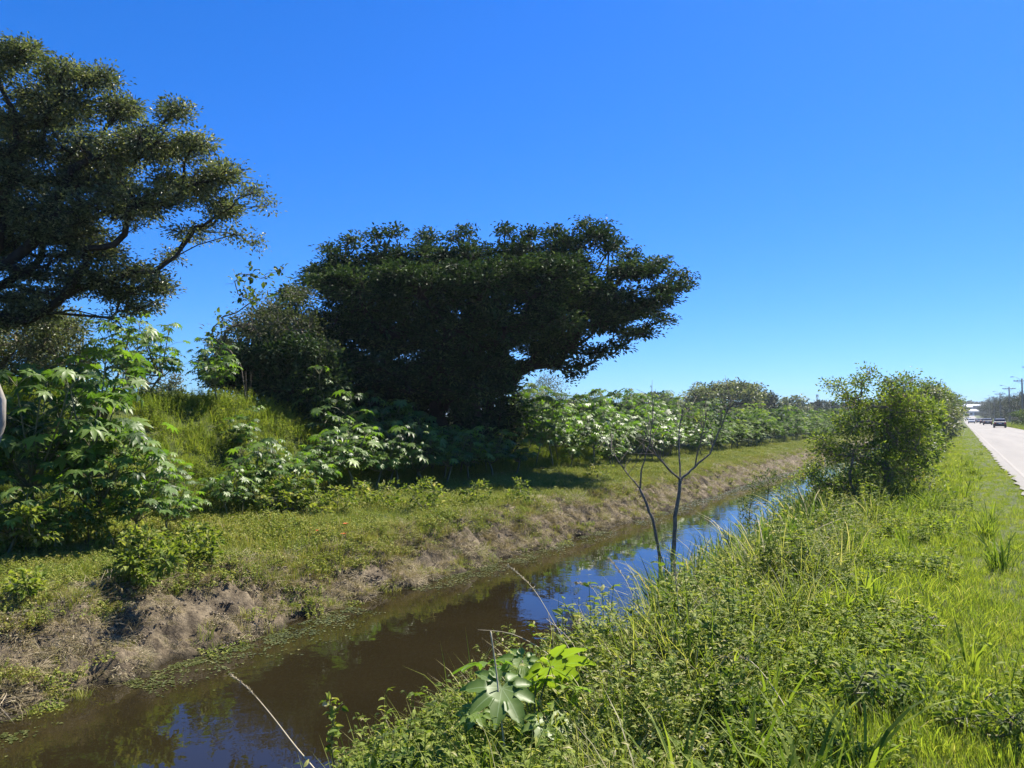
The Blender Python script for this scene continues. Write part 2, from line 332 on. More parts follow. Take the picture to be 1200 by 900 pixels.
# ------------------------------------------------------------------ ground, water, road
def geo_steps(a, b, d0, g):
    out = [a]; d = d0
    while out[-1] < b: out.append(out[-1] + d); d *= g
    return out
xs = np.array(sorted(set(np.round(np.concatenate([
    -np.array(geo_steps(24, 3000, 1.5, 1.22)), np.arange(-24, -10.6, .28), np.arange(-10.6, -7.9, .055), np.arange(-7.9, -4.9, .3),
    np.arange(-4.9, 1.1, .12), np.arange(1.1, 9, .45), np.array(geo_steps(9, 3000, .8, 1.25))]), 4))))
ys = np.array(sorted(set(np.round(np.concatenate([-np.array(geo_steps(3, 300, 2, 1.3)), np.arange(-3, 3, .5), np.arange(3, 30, .075), np.array(geo_steps(30, 3500, .085, 1.03))]), 4))))
X, Y = np.meshgrid(xs, ys, indexing='ij'); Z = H(X, Y)
nx, ny = X.shape; idx = (np.arange(nx - 1)[:, None] * ny + np.arange(ny - 1)[None]).ravel()
gme = mesh_np('ground', np.stack([X, Y, Z], -1).reshape(-1, 3), [np.stack([idx, idx + ny, idx + ny + 1, idx + 1], -1)], smooth=True, mats=[M_GROUND])
tag(obj('ground', gme), kind='structure')
def sheet(name, xlo, xhi, yy, dz, mat, jag=0.0, kind='structure'):
    yy = np.asarray(yy, float); j = (fbm(yy, yy * 0, .5, 3, 3) - .5) * jag; j2 = (fbm(yy, yy * 0 + 9, .7, 4, 3) - .5) * jag
    k = 5; V = np.array([[(xlo + j[i]) * (1 - t) + (xhi + j2[i]) * t, yy[i], dz + rise(yy[i])] for i in range(len(yy)) for t in np.linspace(0, 1, k)])
    i = (np.arange(len(yy) - 1)[:, None] * k + np.arange(k - 1)[None]).ravel()
    return mesh_np(name, V, [np.stack([i, i + 1, i + k + 1, i + k], -1)], smooth=False, mats=[mat])
WZ = -1.40
wy = np.array(list(np.arange(-40, 320, 4.0)))
wme = mesh_np('canal_water', np.array([[x, y, WZ] for y in wy for x in (-10.2, -3.0)]), [np.array([[2 * i, 2 * i + 1, 2 * i + 3, 2 * i + 2] for i in range(len(wy) - 1)])], mats=[M_WATER])
tag(obj('canal_water', wme), kind='structure')
ry = np.array(geo_steps(-40, 1500, .18, 1.006))
tag(obj('road', sheet('road', 1.12, 7.25, ry, .02, M_ASPHALT, .30)), kind='structure')
tag(obj('road_edge_line', sheet('road_edge_line', 1.40, 1.49, ry, .026, M_LINE, .02)), kind='structure')
tag(obj('road_edge_line', sheet('road_edge_line', 6.85, 6.95, ry, .026, M_LINE, .02)), kind='structure')
mb = MB()
for y in np.arange(4, 320, 8.0): mb.add([[4.13, y, .026], [4.25, y, .026], [4.25, y + 3.5, .026], [4.13, y + 3.5, .026]], None, [[0, 1, 2, 3]])
tag(obj('road_centre_dashes', mb.mesh('road_centre_dashes', M_LINE)), kind='structure')

# ------------------------------------------------------------------ trees
def grow(trunk, trunk_r, blobs, rs, tips_per, leaves_per, leafL, leafW, leaf_mat, bark_mat, name, loc, label, cat, group=None, tipr=.006, sec=7, spread=.5, up=.5, flat=.75, exp=.46, extra_trunks=(), gap=0.0, tone=(.35, .18), leaf_top=0.25, shell=.35, kmin=3, minr=0.0, bf=0.0):
    """tree or shrub: one woody skeleton reaching into a set of foliage masses; trunk and crown are its parts.
    trunk: world points; blobs: (centre, radii, weight)"""
    g = np.random.default_rng(rs); root = np.asarray(loc, float)
    nodes = []; par = []; plen = []
    def add(p, q):
        nodes.append(np.asarray(p, float)); par.append(q); plen.append(0.0 if q < 0 else plen[q] + float(np.linalg.norm(nodes[-1] - nodes[q]))); return len(nodes) - 1
    last = -1
    for p in trunk: last = add(p, last)
    fixed = len(nodes)
    for et in extra_trunks:
        l2 = -1
        for p in et: l2 = add(p, l2)
    tr_lo = 1
    cents = sorted(blobs, key=lambda b: np.linalg.norm(np.asarray(b[0]) - np.asarray(trunk[-1])))
    tips = []; tipdir = []
    for c, rad, wgt in cents:
        c = np.asarray(c, float); rad = np.asarray(rad, float)
        A = np.array(nodes); dv = c - A; dist = np.linalg.norm(dv, axis=1)
        cost = dist + .9 * np.maximum(0, A[:, 2] - c[2]) + (np.arange(len(A)) < tr_lo) * 3 + bf * np.array(plen)
        k = int(np.argmin(cost)); a = A[k]; n = max(2, int(dist[k] / (.5 + .03 * dist[k])))
        d0 = unit(a - A[par[k]]) if par[k] >= 0 else ZU
        mid = a + d0 * dist[k] * .3 + g.normal(0, .05 * dist[k], 3); cur = k
        own = []
        for t in np.linspace(0, 1, n + 1)[1:]:
            p = (1 - t) ** 2 * a + 2 * t * (1 - t) * mid + t * t * c; p = p + g.normal(0, .025 * dist[k] / n + .01, 3); cur = add(p, cur); own.append(cur)
        own = own[-3:]
        ns = max(3, int(sec * wgt ** .5)); u = unit(g.normal(0, 1, (ns, 3)))
        u = u * rad * g.uniform(.35, .7, (ns, 1))
        for v in u:
            q = c + v; A2 = np.array([nodes[i] for i in own]); kk = own[int(np.argmin(np.linalg.norm(A2 - q, axis=1)))]
            b0 = nodes[kk]; m = (b0 + q) / 2 + g.normal(0, .06, 3) * np.linalg.norm(q - b0); i1 = add(m, kk); i2 = add(q, i1); own += [i1, i2]
        nt_ = max(4, int(tips_per * wgt)); u = unit(g.normal(0, 1, (nt_, 3))); rr = g.uniform(shell, 1, (nt_, 1)) ** .6
        q = c + u * rr * rad
        A2 = np.array([nodes[i] for i in own]); kk = np.argmin(((q[:, None] - A2[None]) ** 2).sum(-1), axis=1)
        for j in range(nt_):
            b0 = A2[kk[j]]; m = (b0 + q[j]) / 2; m[2] -= .04 * np.linalg.norm(q[j] - b0)
            i1 = add(m + g.normal(0, .02, 3), own[kk[j]]); i2 = add(q[j], i1); tips.append(i2); tipdir.append(unit(q[j] - b0))
    A = np.array(nodes); n = len(A); cnt = np.zeros(n); kids = [[] for _ in range(n)]
    for t in tips: cnt[t] += 1
    for i in range(n - 1, -1, -1):
        cnt[i] = max(cnt[i], 1e-3)
        if par[i] >= 0: cnt[par[i]] += cnt[i]; kids[par[i]].append(i)
    rad = tipr * np.maximum(cnt, 1) ** exp
    for i in range(len(trunk)): rad[i] = np.interp(i, range(len(trunk_r)), trunk_r)
    j0 = fixed
    for et in extra_trunks:
        for i in range(len(et)): rad[j0 + i] = max(rad[j0 + i], trunk_r[-1] * .22)
        j0 += len(et)
    wood = MB(); starts = [i for i in range(n) if par[i] < 0]
    stack = list(starts)
    while stack:
        s0 = stack.pop(); ch = [s0]; 
        pre = [] if par[s0] < 0 else [par[s0]]
        while kids[ch[-1]]:
            ks = sorted(kids[ch[-1]], key=lambda i: -cnt[i]); ch.append(ks[0]); stack += ks[1:]
        path = pre + ch
        if len(path) < 2: continue
        rr = rad[path].copy()
        if pre: rr[0] = min(rr[0], rr[1] * 1.15)
        if rr.max() < minr: continue
        wood.tube(A[path] - root, rr, k=8 if rr.max() > .06 else (5 if rr.max() > .02 else kmin), cap=False)
    e = empty(name, tuple(root), label, cat, group)
    obj('trunk', wood.mesh('trunk', bark_mat, smooth=True), e)
    if leaves_per:
        T = A[tips]; TD = np.array(tipdir)
        if gap > 0:
            keep = fbm(T[:, 0] * 1.3 + T[:, 2], T[:, 1] + T[:, 2] * .7, 1.2, rs, 2) > gap; T = T[keep]; TD = TD[keep]
        m = len(T); k = g.poisson(leaves_per, m); ii = np.repeat(np.arange(m), k); nl = len(ii)
        u = np.clip(g.normal(0, 1, (nl, 3)), -1.5, 1.5) * [1, 1, flat]
        pos = T[ii] - TD[ii] * g.uniform(0, spread, (nl, 1)) + u * spread * .36
        d = unit(u * .8 + TD[ii] * .7 + g.normal(0, .35, (nl, 3)) + [0, 0, .12]); nr = unit(g.normal(0, .75, (nl, 3)) + [0, 0, up * 2])
        zt = (pos[:, 2] - pos[:, 2].min()) / (np.ptp(pos[:, 2]) + .01)
        tt = np.clip(g.normal(tone[0], tone[1], m)[ii] + g.normal(0, .12, nl) , 0, 1)
        cr = MB(); sz = g.uniform(.7, 1.25, nl); leaf_fn(nl)(cr, pos - root, d, nr, leafL * sz, leafW * sz, tt)
        obj('crown', cr.mesh('crown', leaf_mat), e)
    return e
def leaf_fn(n): return leaves6_to if n < 9000 else leaves_to
def pxblobs(lst, D, layers=((0, 1.0),), depth=1.0, g=None, wscale=1.0):
    """foliage masses measured in the picture, given their distance and real size"""
    out = []
    for b in lst:
        px, py, rx, ry = b[:4]; dd = b[4] if len(b) > 4 else 0; wg = b[5] if len(b) > 5 else 1.0
        for off, sc in layers:
            Dd = D + dd + off + (g.normal(0, .25) if g is not None else 0)
            c = P(px, py, Dd); s = Dd / F
            out.append((c, np.array([rx * s * sc, max(rx * s, ry * s) * sc * depth, ry * s * sc]), wg * wscale * (rx * ry) / 1500.0))
    # radii are in the camera's side/depth/up frame: turn into world extents (yaw only)
    res = []
    for c, r, wv in out:
        ax = math.sqrt((CR[0] * r[0]) ** 2 + (CF0[0] * r[1]) ** 2); ay = math.sqrt((CR[1] * r[0]) ** 2 + (CF0[1] * r[1]) ** 2)
        res.append((c, np.array([ax, ay, r[2]]), wv))
    return res
g0 = np.random.default_rng(3)
# --- the big dark spreading tree in the middle
DC = 29.0
tb = at(548, DC); tb = np.array(tb)
top_b = [(372, 322, 20, 16), (402, 311, 34, 22), (452, 303, 36, 22), (505, 302, 38, 20), (555, 300, 38, 20), (612, 298, 42, 21), (660, 292, 34, 22), (700, 276, 22, 17), (714, 292, 14, 10)]
right_b = [(735, 318, 40, 13), (770, 309, 20, 8), (722, 345, 48, 13), (776, 340, 28, 9), (798, 335, 13, 5), (752, 364, 38, 11), (780, 376, 16, 6), (700, 380, 50, 14), (745, 391, 28, 9), (664, 408, 32, 13), (684, 428, 12, 8), (630, 412, 26, 14), (650, 425, 26, 10), (610, 432, 22, 10), (672, 438, 9, 7), (706, 412, 22, 8)]
right_b += [(690, 340, 40, 22), (672, 312, 34, 20), (655, 395, 34, 18), (726, 362, 44, 14), (690, 362, 40, 18), (738, 300, 14, 8), (757, 318, 26, 9), (790, 322, 16, 6), (770, 352, 30, 8), (805, 332, 8, 4), (725, 405, 16, 7)]
top_b += [(385, 292, 14, 9), (415, 282, 16, 9), (440, 276, 12, 9), (460, 270, 9, 10), (500, 277, 18, 8), (530, 279, 10, 8), (546, 272, 10, 9), (592, 270, 13, 9), (622, 275, 14, 9), (650, 270, 11, 9), (684, 263, 9, 10), (708, 266, 8, 9), (722, 286, 10, 9), (362, 330, 14, 10)]
mid_b = [(400, 328, 44, 16), (470, 322, 46, 16), (540, 320, 46, 16), (600, 318, 46, 16), (650, 312, 40, 16), (420, 345, 55, 32), (490, 345, 60, 38), (565, 340, 60, 38), (640, 335, 52, 36), (390, 385, 45, 26), (455, 392, 55, 30), (525, 392, 55, 32), (595, 385, 50, 28), (645, 375, 46, 22)]
left_b = [(342, 347, 24, 14), (322, 368, 30, 15), (296, 388, 28, 14), (268, 408, 26, 13), (248, 426, 20, 11), (330, 395, 36, 18), (300, 420, 40, 18), (262, 446, 32, 14), (318, 448, 40, 18)]
low_b = [(340, 412, 46, 24), (395, 425, 50, 26), (455, 435, 46, 22), (515, 430, 40, 24), (575, 425, 32, 20), (360, 445, 40, 18), (420, 455, 42, 16), (485, 458, 42, 16), (550, 455, 40, 18), (590, 450, 20, 14)]
bl = pxblobs(top_b, DC, ((0, 1), (2.6, .9)), .8, g0) + pxblobs(left_b, DC, ((0.5, 1), (3.0, .9)), .9, g0) + pxblobs(right_b, DC, ((-1.4, .9), (1.2, .9)), 1.0, g0) + pxblobs(mid_b, DC, ((-3.4, 1), (0, 1), (3.2, 1)), .8, g0) + pxblobs(low_b, DC, ((-3.6, 1), (0, 1), (3.5, 1)), 1.0, g0)
trunk = [tb + [0, 0, -.2], tb + [.0, 0, .8], P(548, 470, DC), P(556, 430, DC), P(560, 395, DC)]
ex = [[np.array(at(x, DC + d)) - [0, 0, .2], P(x + 2, 500, DC + d), P(x - 4, 475, DC + d), P(x + 3, 450, DC + d)] for x, d in ((515, -1.2), (575, .8), (495, 1.8), (445, -.5), (400, 1.2), (350, 0.3), (378, -1.5), (425, 2.2), (470, 1.0))]
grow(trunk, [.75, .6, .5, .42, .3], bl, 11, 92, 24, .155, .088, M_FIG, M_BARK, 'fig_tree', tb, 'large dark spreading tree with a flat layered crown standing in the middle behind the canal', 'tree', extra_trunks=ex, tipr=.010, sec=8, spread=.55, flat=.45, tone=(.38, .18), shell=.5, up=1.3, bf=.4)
# --- the tree leaning in from the left edge
DL = 14.5
lb = np.array(at(-28, DL))
lt = [(-10, 70, 50, 26), (30, 60, 34, 18), (70, 84, 34, 18), (112, 92, 36, 17), (60, 125, 66, 34), (140, 128, 40, 22), (205, 132, 30, 15), (175, 170, 58, 28), (228, 172, 32, 20), (110, 185, 74, 36), (20, 165, 60, 44), (262, 203, 36, 18), (215, 220, 56, 24), (262, 246, 28, 20), (296, 226, 16, 9), (150, 240, 66, 28), (70, 248, 64, 30), (5, 250, 44, 36), (225, 272, 46, 10, 0, .5), (275, 276, 24, 9, 0, .4),
      (60, 300, 70, 10, 0, .4), (150, 318, 52, 14), (185, 335, 30, 15), (105, 335, 46, 14), (55, 345, 40, 12), (180, 357, 16, 6), (20, 350, 40, 14), (130, 372, 20, 8, 0, .35), (20, 210, 50, 22), (80, 214, 50, 20), (130, 215, 40, 18), (0, 290, 40, 16), (50, 275, 60, 16), (110, 295, 50, 12), (200, 300, 24, 8, 0, .5), (30, 318, 50, 14), (90, 322, 46, 12), (140, 345, 40, 12), (160, 362, 24, 8), (90, 275, 60, 14), (10, 372, 36, 16), (50, 365, 40, 12), (310, 240, 10, 6, 0, .5), (300, 285, 12, 8, 0, .3)]
ll = pxblobs(lt, DL, ((0, 1), (1.8, .8)), .8, g0, 1.0) + pxblobs([(-80, 110, 80, 60), (-150, 200, 90, 80), (-70, 210, 70, 50), (-140, 330, 90, 60), (-60, 320, 50, 40)], DL, ((0, 1),), 1.2, g0, .5)
lb = np.array(at(-70, DL))
ltrunk = [lb - [0, 0, .2], P(-66, 540, DL), P(-60, 480, DL), P(-52, 430, DL), P(-46, 380, DL), P(-30, 320, DL), P(-8, 285, DL)]
grow(ltrunk, [.30, .26, .24, .23, .22, .2, .2], ll, 12, 130, 18, .074, .040, M_OLIVE, M_BARK, 'leaning_tree', lb, 'broad tree reaching in from the left edge with olive leaves and long dark limbs', 'tree', tipr=.0048, exp=.42, sec=9, spread=.33, flat=.6, tone=(.42, .2), gap=.21, up=1.0, bf=.55)  # limbs get the dark bark: the crown's shade is put into their colour

pb = np.array(at(-30, 11.2))
grow([pb - [0, 0, .1], P(-14, 540, 11.2), P(1, 498, 11.2), P(2, 470, 11.2), P(-10, 438, 11.3), P(-30, 400, 11.4)], [.085, .075, .065, .06, .055, .05], pxblobs([(-60, 370, 50, 30), (-110, 360, 60, 40), (-80, 320, 50, 30)], 11.4, ((0, 1),), 1.0, g0), 15, 50, 14, .08, .04, M_OLIVE, M_PALEBARK, 'pale_trunk_tree', pb, 'pale curved trunk showing at the left edge behind the castor leaves', 'tree', tipr=.004)  # lit stretch of trunk as its own tree, the light put into pale bark
def bush(lst, D, base, rs, label, mat=M_SHRUB, tips=40, lpt=14, lL=.07, lW=.04, bark=M_TWIG, name='shrub', cat='shrub', group=None, layers=((0, 1),), depth=1.0, **kw):
    b = np.array(base); bl = pxblobs(lst, D, layers, depth, np.random.default_rng(rs))
    a0 = bl[0][0]; cen = np.mean([x[0] for x in bl], axis=0); cen[2] = (b[2] + cen[2]) / 2
    tr = [b - [0, 0, .1], b + (cen - b) * .4, b + (cen - b) * .8]
    ex = [[b + [dx, dy, -.1], b + [dx * 2, dy * 2, (cen[2] - b[2]) * .7]] for dx, dy in np.array([(.15, .1), (-.2, .05), (.05, -.2), (.3, -.1)]) * min(1.0, float(bl[0][1][0]))]
    tk = float(np.clip(bl[0][1][0] * 1.3, .08, 1))
    kw.setdefault('spread', .28); kw.setdefault('tipr', .004)
    return grow(tr, [.05 * tk, .04 * tk, .03 * tk], bl, rs, tips, lpt, lL, lW, mat, bark, name, b, label, cat, group, extra_trunks=ex, sec=6, **kw)
# dark undergrowth round the trunk of the middle tree
ug = np.random.default_rng(77)
for i, (px, D, hp, wp) in enumerate([(392, 27, 60, 60), (430, 29, 70, 60), (470, 28, 66, 60), (505, 30, 90, 56), (540, 27.6, 110, 50), (575, 29.5, 100, 48), (600, 30.5, 70, 40), (350, 26, 70, 60), (520, 32, 90, 70), (450, 32, 70, 70), (390, 31, 80, 70), (330, 28, 90, 60)]):
    b = np.array(at(px, D)); u_, v_, _ = proj(b); v_ = float(v_)
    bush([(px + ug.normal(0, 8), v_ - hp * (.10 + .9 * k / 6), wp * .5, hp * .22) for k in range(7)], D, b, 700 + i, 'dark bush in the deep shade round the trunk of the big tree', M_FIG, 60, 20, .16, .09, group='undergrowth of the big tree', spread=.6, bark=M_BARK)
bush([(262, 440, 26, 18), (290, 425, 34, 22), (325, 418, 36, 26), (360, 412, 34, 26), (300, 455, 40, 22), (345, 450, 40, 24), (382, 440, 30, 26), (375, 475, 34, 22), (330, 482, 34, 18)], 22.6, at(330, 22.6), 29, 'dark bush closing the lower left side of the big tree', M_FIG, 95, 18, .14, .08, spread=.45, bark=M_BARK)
# foliage around the left
bush([(20, 395, 60, 40), (70, 420, 46, 36), (5, 450, 50, 44), (60, 465, 50, 36), (-40, 430, 50, 50), (20, 500, 50, 40), (70, 380, 36, 20)], 18.2, at(20, 18.2), 21, 'brownish small-leaved thicket below the leaning tree behind the castor plants', M_OLIVE, 120, 19, .085, .045, layers=((0, 1), (1.5, 1)), spread=.4)
bush([(150, 420, 30, 20), (178, 400, 12, 18), (180, 428, 26, 18), (205, 440, 18, 12), (150, 450, 40, 20)], 27, at(170, 27), 22, 'hazy dark bush showing in the gap between the two big trees', M_GREY, 90, 12, .09, .04, spread=.5)
bush([(262, 405, 22, 26), (290, 380, 34, 26), (325, 375, 30, 28), (350, 385, 30, 30), (280, 430, 34, 24), (320, 430, 40, 28), (300, 350, 24, 14, 0, .5), (350, 345, 22, 14), (370, 420, 40, 34), (270, 455, 30, 16)], 23, at(315, 23), 23, 'grey green bush leaning on the left side of the big dark tree', M_GREY, 62, 14, .10, .05, layers=((0, 1), (1.5, 1)), spread=.45, tone=(.25, .2))
bush([(348, 350, 24, 20), (335, 372, 26, 18), (362, 372, 20, 18), (345, 395, 30, 18)], 25, at(345, 25), 24, 'small yellowish tree top against the left of the dark crown', M_SHRUB, 90, 14, .10, .05, spread=.4, tone=(.55, .2), name='yellow_green_tree', cat='tree', bark=M_BARK)
bush([(275, 330, 12, 10, 0, .6), (292, 322, 14, 8, 0, .6), (312, 325, 14, 8, 0, .6), (330, 318, 8, 8, 0, .6), (285, 345, 14, 8, 0, .5), (262, 375, 9, 8, 0, .5), (245, 395, 8, 9, 0, .5), (300, 350, 14, 8, 0, .5), (238, 425, 8, 6, 0, .5)], 21, at(290, 21), 25, 'thin sapling with sparse round leaves sticking up left of the dark tree', M_SHRUB, 40, 4, .15, .11, name='sparse_sapling', cat='tree', spread=.25, tone=(.4, .2), bark=M_TWIG)
bush([(618, 470, 24, 22), (648, 462, 26, 24), (630, 495, 40, 24), (668, 478, 20, 14), (640, 445, 16, 10)], 38, at(640, 38), 26, 'pale grey bushy willow-like shrub just right of the dark trunk', M_GREY, 110, 14, .12, .04, spread=.6, layers=((0, 1), (1.8, 1)))
# the big bush on the near bank
rb = ground(1035, 592)
M_BUSH = plant_mat('bush_leaf', [(0, (.045, .08, .018)), (.35, (.14, .20, .036)), (.65, (.27, .33, .06)), (.9, (.30, .31, .06)), (1, (.34, .22, .09))], .42, .5, .3, 1.1, .6)
bush([(1018, 436, 12, 8), (1008, 448, 20, 9), (984, 452, 14, 7, 0, .6), (972, 452, 10, 6, 0, .6), (1000, 466, 24, 12), (1045, 448, 22, 12), (1068, 445, 12, 7), (1058, 462, 32, 20), (1040, 478, 42, 22), (1078, 482, 24, 22), (1005, 495, 34, 24), (1045, 510, 42, 28), (965, 520, 24, 18), (1000, 535, 44, 26), (1045, 550, 40, 26), (1075, 520, 24, 26), (950, 556, 22, 14), (985, 568, 40, 16), (1040, 578, 36, 14)], 15.3, rb, 31, 'largest leafy bush on the near bank, yellow green on top and dark inside', M_BUSH, 92, 15, .062, .034, layers=((0, 1), (1.1, .9)), spread=.24, tone=(.38, .22), tipr=.0035)
kn = [(23, 2.4, -1.1), (27, 2.6, -1.6), (31, 2.3, -.95), (36, 2.9, -1.9), (42, 3.3, -1.5), (50, 3.6, -1.8), (60, 4.4, -1.7), (72, 4.2, -1.4), (88, 5.0, -1.8), (105, 5.2, -1.6), (130, 5.4, -1.7), (160, 5.6, -1.6), (200, 6.0, -1.8)]
def wblobs(c, r, h, g, n=9, base=.15):
    out = []
    for k in range(n):
        a = g.uniform(0, 6.28); q = g.uniform(0, .7) * r; z = g.uniform(base, .85) * h; s = (1 - .45 * abs(z / h - .45))
        out.append((np.array([c[0] + math.cos(a) * q * s, c[1] + math.sin(a) * q * s, c[2] + z]), np.array([r * .5, r * .5, h * .2]) * g.uniform(.8, 1.2), 1.0))
    out.append((np.array([c[0], c[1], c[2] + h * .86]), np.array([r * .4, r * .4, h * .14]), .8)); return out
words_k = ['low round shrub on the near bank right behind the largest bush', 'mid green shrub third along the near bank', 'fourth small shrub beside the verge, brighter green', 'dark shrub fifth along the near bank hedge', 'sixth shrub of the near bank hedge', 'seventh shrub of the near bank hedge, taller', 'tall grey green bush halfway to the far end of the verge', 'bush after the tall grey green one on the near bank', 'distant tall shrub on the canal side of the road', 'small dark distant shrub on the canal side of the road', 'fourth last shrub toward the far end of the canal side hedge', 'second last shrub at the far end of the canal side hedge', 'last shrub at the far end of the canal side hedge']
for i, (yy, hh, xx) in enumerate(kn):
    g = np.random.default_rng(50 + i); c = np.array(onground(xx, yy)); s = min(1.0, yy / 60); rr = hh * .42
    grow([c - [0, 0, .1], c + [0, 0, hh * .25]], [.05, .04], wblobs(c, rr, hh, g, 10, .08), 60 + i, 26, 12, .075 + .13 * s, .038 + .075 * s, M_BUSH if i % 3 != 1 else M_OLIVE, M_TWIG, 'shrub', c, words_k[i], 'shrub', 'shrubs along the near bank', tipr=.005, spread=.3 + .3 * s, tone=(.35 + .12 * (i % 3 == 2), .2))

# bare saplings at the water edge
def sapling(paths, base_r, D, label, loc, rs):
    g = np.random.default_rng(rs); e = empty('bare_sapling', tuple(loc), label, 'sapling', 'bare saplings at the water edge')
    for i, (pts, r0, r1, nm) in enumerate(paths):
        pp = [P(x, y, D + dd) for x, y, dd in pts]
        # refine with slight knobbly wander
        q = []; n = len(pp)
        for a, b in zip(pp[:-1], pp[1:]):
            for t in np.linspace(0, 1, 5)[:-1]: q.append(a + (b - a) * t + g.normal(0, .004, 3))
        q.append(pp[-1]); q = np.array(q)
        rad = np.linspace(r0, r1, len(q)) * (1 + .18 * g.random(len(q)))
        m = MB(); m.tube(q - np.asarray(loc), rad * .82, 8); tl_ = []
        if nm == 'branch':
            for k in range(14):
                j = g.integers(len(q) // 2, len(q)); d = unit(g.normal(0, .55, 3) + [0, 0, 1]); L = g.uniform(.15, .55)
                m.tube(np.array([q[j], q[j] + d * L * .5 + g.normal(0, .02, 3), q[j] + d * L + g.normal(0, .03, 3)]) - np.asarray(loc), [.0050, .0038, .002], 4)
                if k % 3 == 0: tl_.append(q[j] + d * L)
        br = obj(nm, m.mesh(nm, M_TWIG, smooth=True), e)
        for t_ in tl_:
            lm = MB(); leaves6_to(lm, np.tile(t_ - np.asarray(loc), (2, 1)), g.normal(0, 1, (2, 3)), g.normal(0, .5, (2, 3)) + ZU, .05, .02, .6); obj('leaf', lm.mesh('leaf', M_WEED), br)
    return e
DS = 11.3
b1 = np.array(at(789, DS)); b2 = np.array(at(777, DS + .25))
_, yb1, _ = proj(b1); _, yb2, _ = proj(b2)
sapling([([(789, float(yb1), 0), (789, 650, 0), (792, 605, 0), (797, 562, 0)], .042, .028, 'stem'), ([(797, 562, 0), (784, 550, -.1), (768, 532, -.2), (755, 504, -.25)], .022, .010, 'branch'), ([(797, 562, 0), (796, 530, .15), (796, 500, .25), (801, 478, .3)], .016, .007, 'branch'), ([(797, 562, 0), (814, 547, .05), (832, 531, .1), (845, 500, .1), (857, 470, .1)], .022, .008, 'branch'), ([(814, 547, .05), (820, 520, -.1), (827, 492, -.2)], .014, .006, 'branch')], .04, DS, 'taller bare sapling, straight stem forking into a three way cup of branches', b1, 1)
sapling([([(777, float(yb2), .25), (773, 650, .25), (765, 608, .25), (750, 573, .25)], .032, .022, 'stem'), ([(750, 573, .25), (736, 556, .3), (716, 528, .35)], .014, .007, 'branch'), ([(750, 573, .25), (752, 548, .2), (762, 518, .15), (766, 476, .1)], .016, .006, 'branch')], .03, DS, 'thinner crooked bare sapling leaning left beside the straight one', b2, 2)

# ------------------------------------------------------------------ castor plants
def castor_leaf(rs, droop=.25, lobes=9, serr=False):
    g = np.random.default_rng(rs); V = []; F3 = []; F4 = []; rib = []
    def av(p, r): V.append(p); rib.append(r); return len(V) - 1
    c = av([0, 0, 0], 0.0)
    ang = np.linspace(-150, 150, lobes) + g.normal(0, 3, lobes)
    ln = 1 - .42 * (np.abs(ang) / 150) ** 1.6; ln *= g.uniform(.92, 1.05, lobes)
    web = []
    for i in range(lobes + 1):
        if i == 0: a = ang[0] - 14
        elif i == lobes: a = ang[-1] + 14
        else: a = (ang[i - 1] + ang[i]) / 2
        a = R(a); r = .37 if 0 < i < lobes else .18; web.append(av([r * math.sin(a), r * math.cos(a), -.02], 1.0))
    for i in range(lobes):
        a = R(ang[i]); u = np.array([math.sin(a), math.cos(a), 0]); s = np.array([math.cos(a), -math.sin(a), 0]); L = ln[i]; dr = droop * g.uniform(.6, 1.5); wd = .150 * L + .02
        def pt(t, side, lift): return u * (L * t) + s * side + np.array([0, 0, .06 * math.sin(t * 3) + lift - dr * t ** 2.2])
        if not serr:
            m1 = av(pt(.5, 0, -.02), 0.0); tip = av(pt(1, 0, 0), .2); l = av(pt(.56, -wd, .03), 1.0); r = av(pt(.56, wd, .03), 1.0)
            F4 += [[c, m1, l, web[i]], [c, web[i + 1], r, m1]]; F3 += [[m1, tip, l], [m1, r, tip]]
        else:
            ts = np.array([.34, .44, .54, .64, .74, .84, .93]); wv = np.array([.75, .98, 1.08, .98, .76, .48, .22]) * wd * 1.15
            ml = []; ll_ = []; rl = []
            for k, (t, w_) in enumerate(zip(ts, wv)):
                j = 1.0 if k % 2 == 0 else .86
                ml.append(av(pt(t, 0, -.025), 0.0)); ll_.append(av(pt(t + (.03 if k % 2 == 0 else 0), -w_ * j, .03), 1.0)); rl.append(av(pt(t + (.03 if k % 2 == 0 else 0), w_ * j, .03), 1.0))
            tip = av(pt(1, 0, 0), .3)
            F4 += [[c, ml[0], ll_[0], web[i]], [c, web[i + 1], rl[0], ml[0]]]
            for k in range(len(ts) - 1): F4 += [[ml[k], ml[k + 1], ll_[k + 1], ll_[k]], [ml[k], rl[k], rl[k + 1], ml[k + 1]]]
            F3 += [[ml[-1], tip, ll_[-1]], [ml[-1], rl[-1], tip]]
    V = np.array(V); tone = np.full(len(V), (.62 if serr else .48) + g.normal(0, .12))
    return mesh_np('leaf', V, [np.array(F3), np.array(F4)], dict(tone=tone, rib=np.array(rib)), True, [M_CASTOR])
LEAF = [castor_leaf(i, .12 + .08 * (i % 4)) for i in range(6)]
LEAFBIG = [castor_leaf(40 + i, .10, 9, True) for i in range(3)]
M_CASTORROW = plant_mat('castor_row_leaf', [(0, (.02, .05, .010)), (.4, (.065, .13, .018)), (.8, (.14, .22, .03)), (1, (.22, .27, .045))], .42, .6, .15, .7, .8, .5)
LEAFV = []
for me in LEAF:
    v = np.empty(len(me.vertices) * 3, np.float32); me.vertices.foreach_get('co', v); LEAFV.append((v.reshape(-1, 3), [tuple(p.vertices) for p in me.polygons], np.array([a.value for a in me.attributes['rib'].data])))
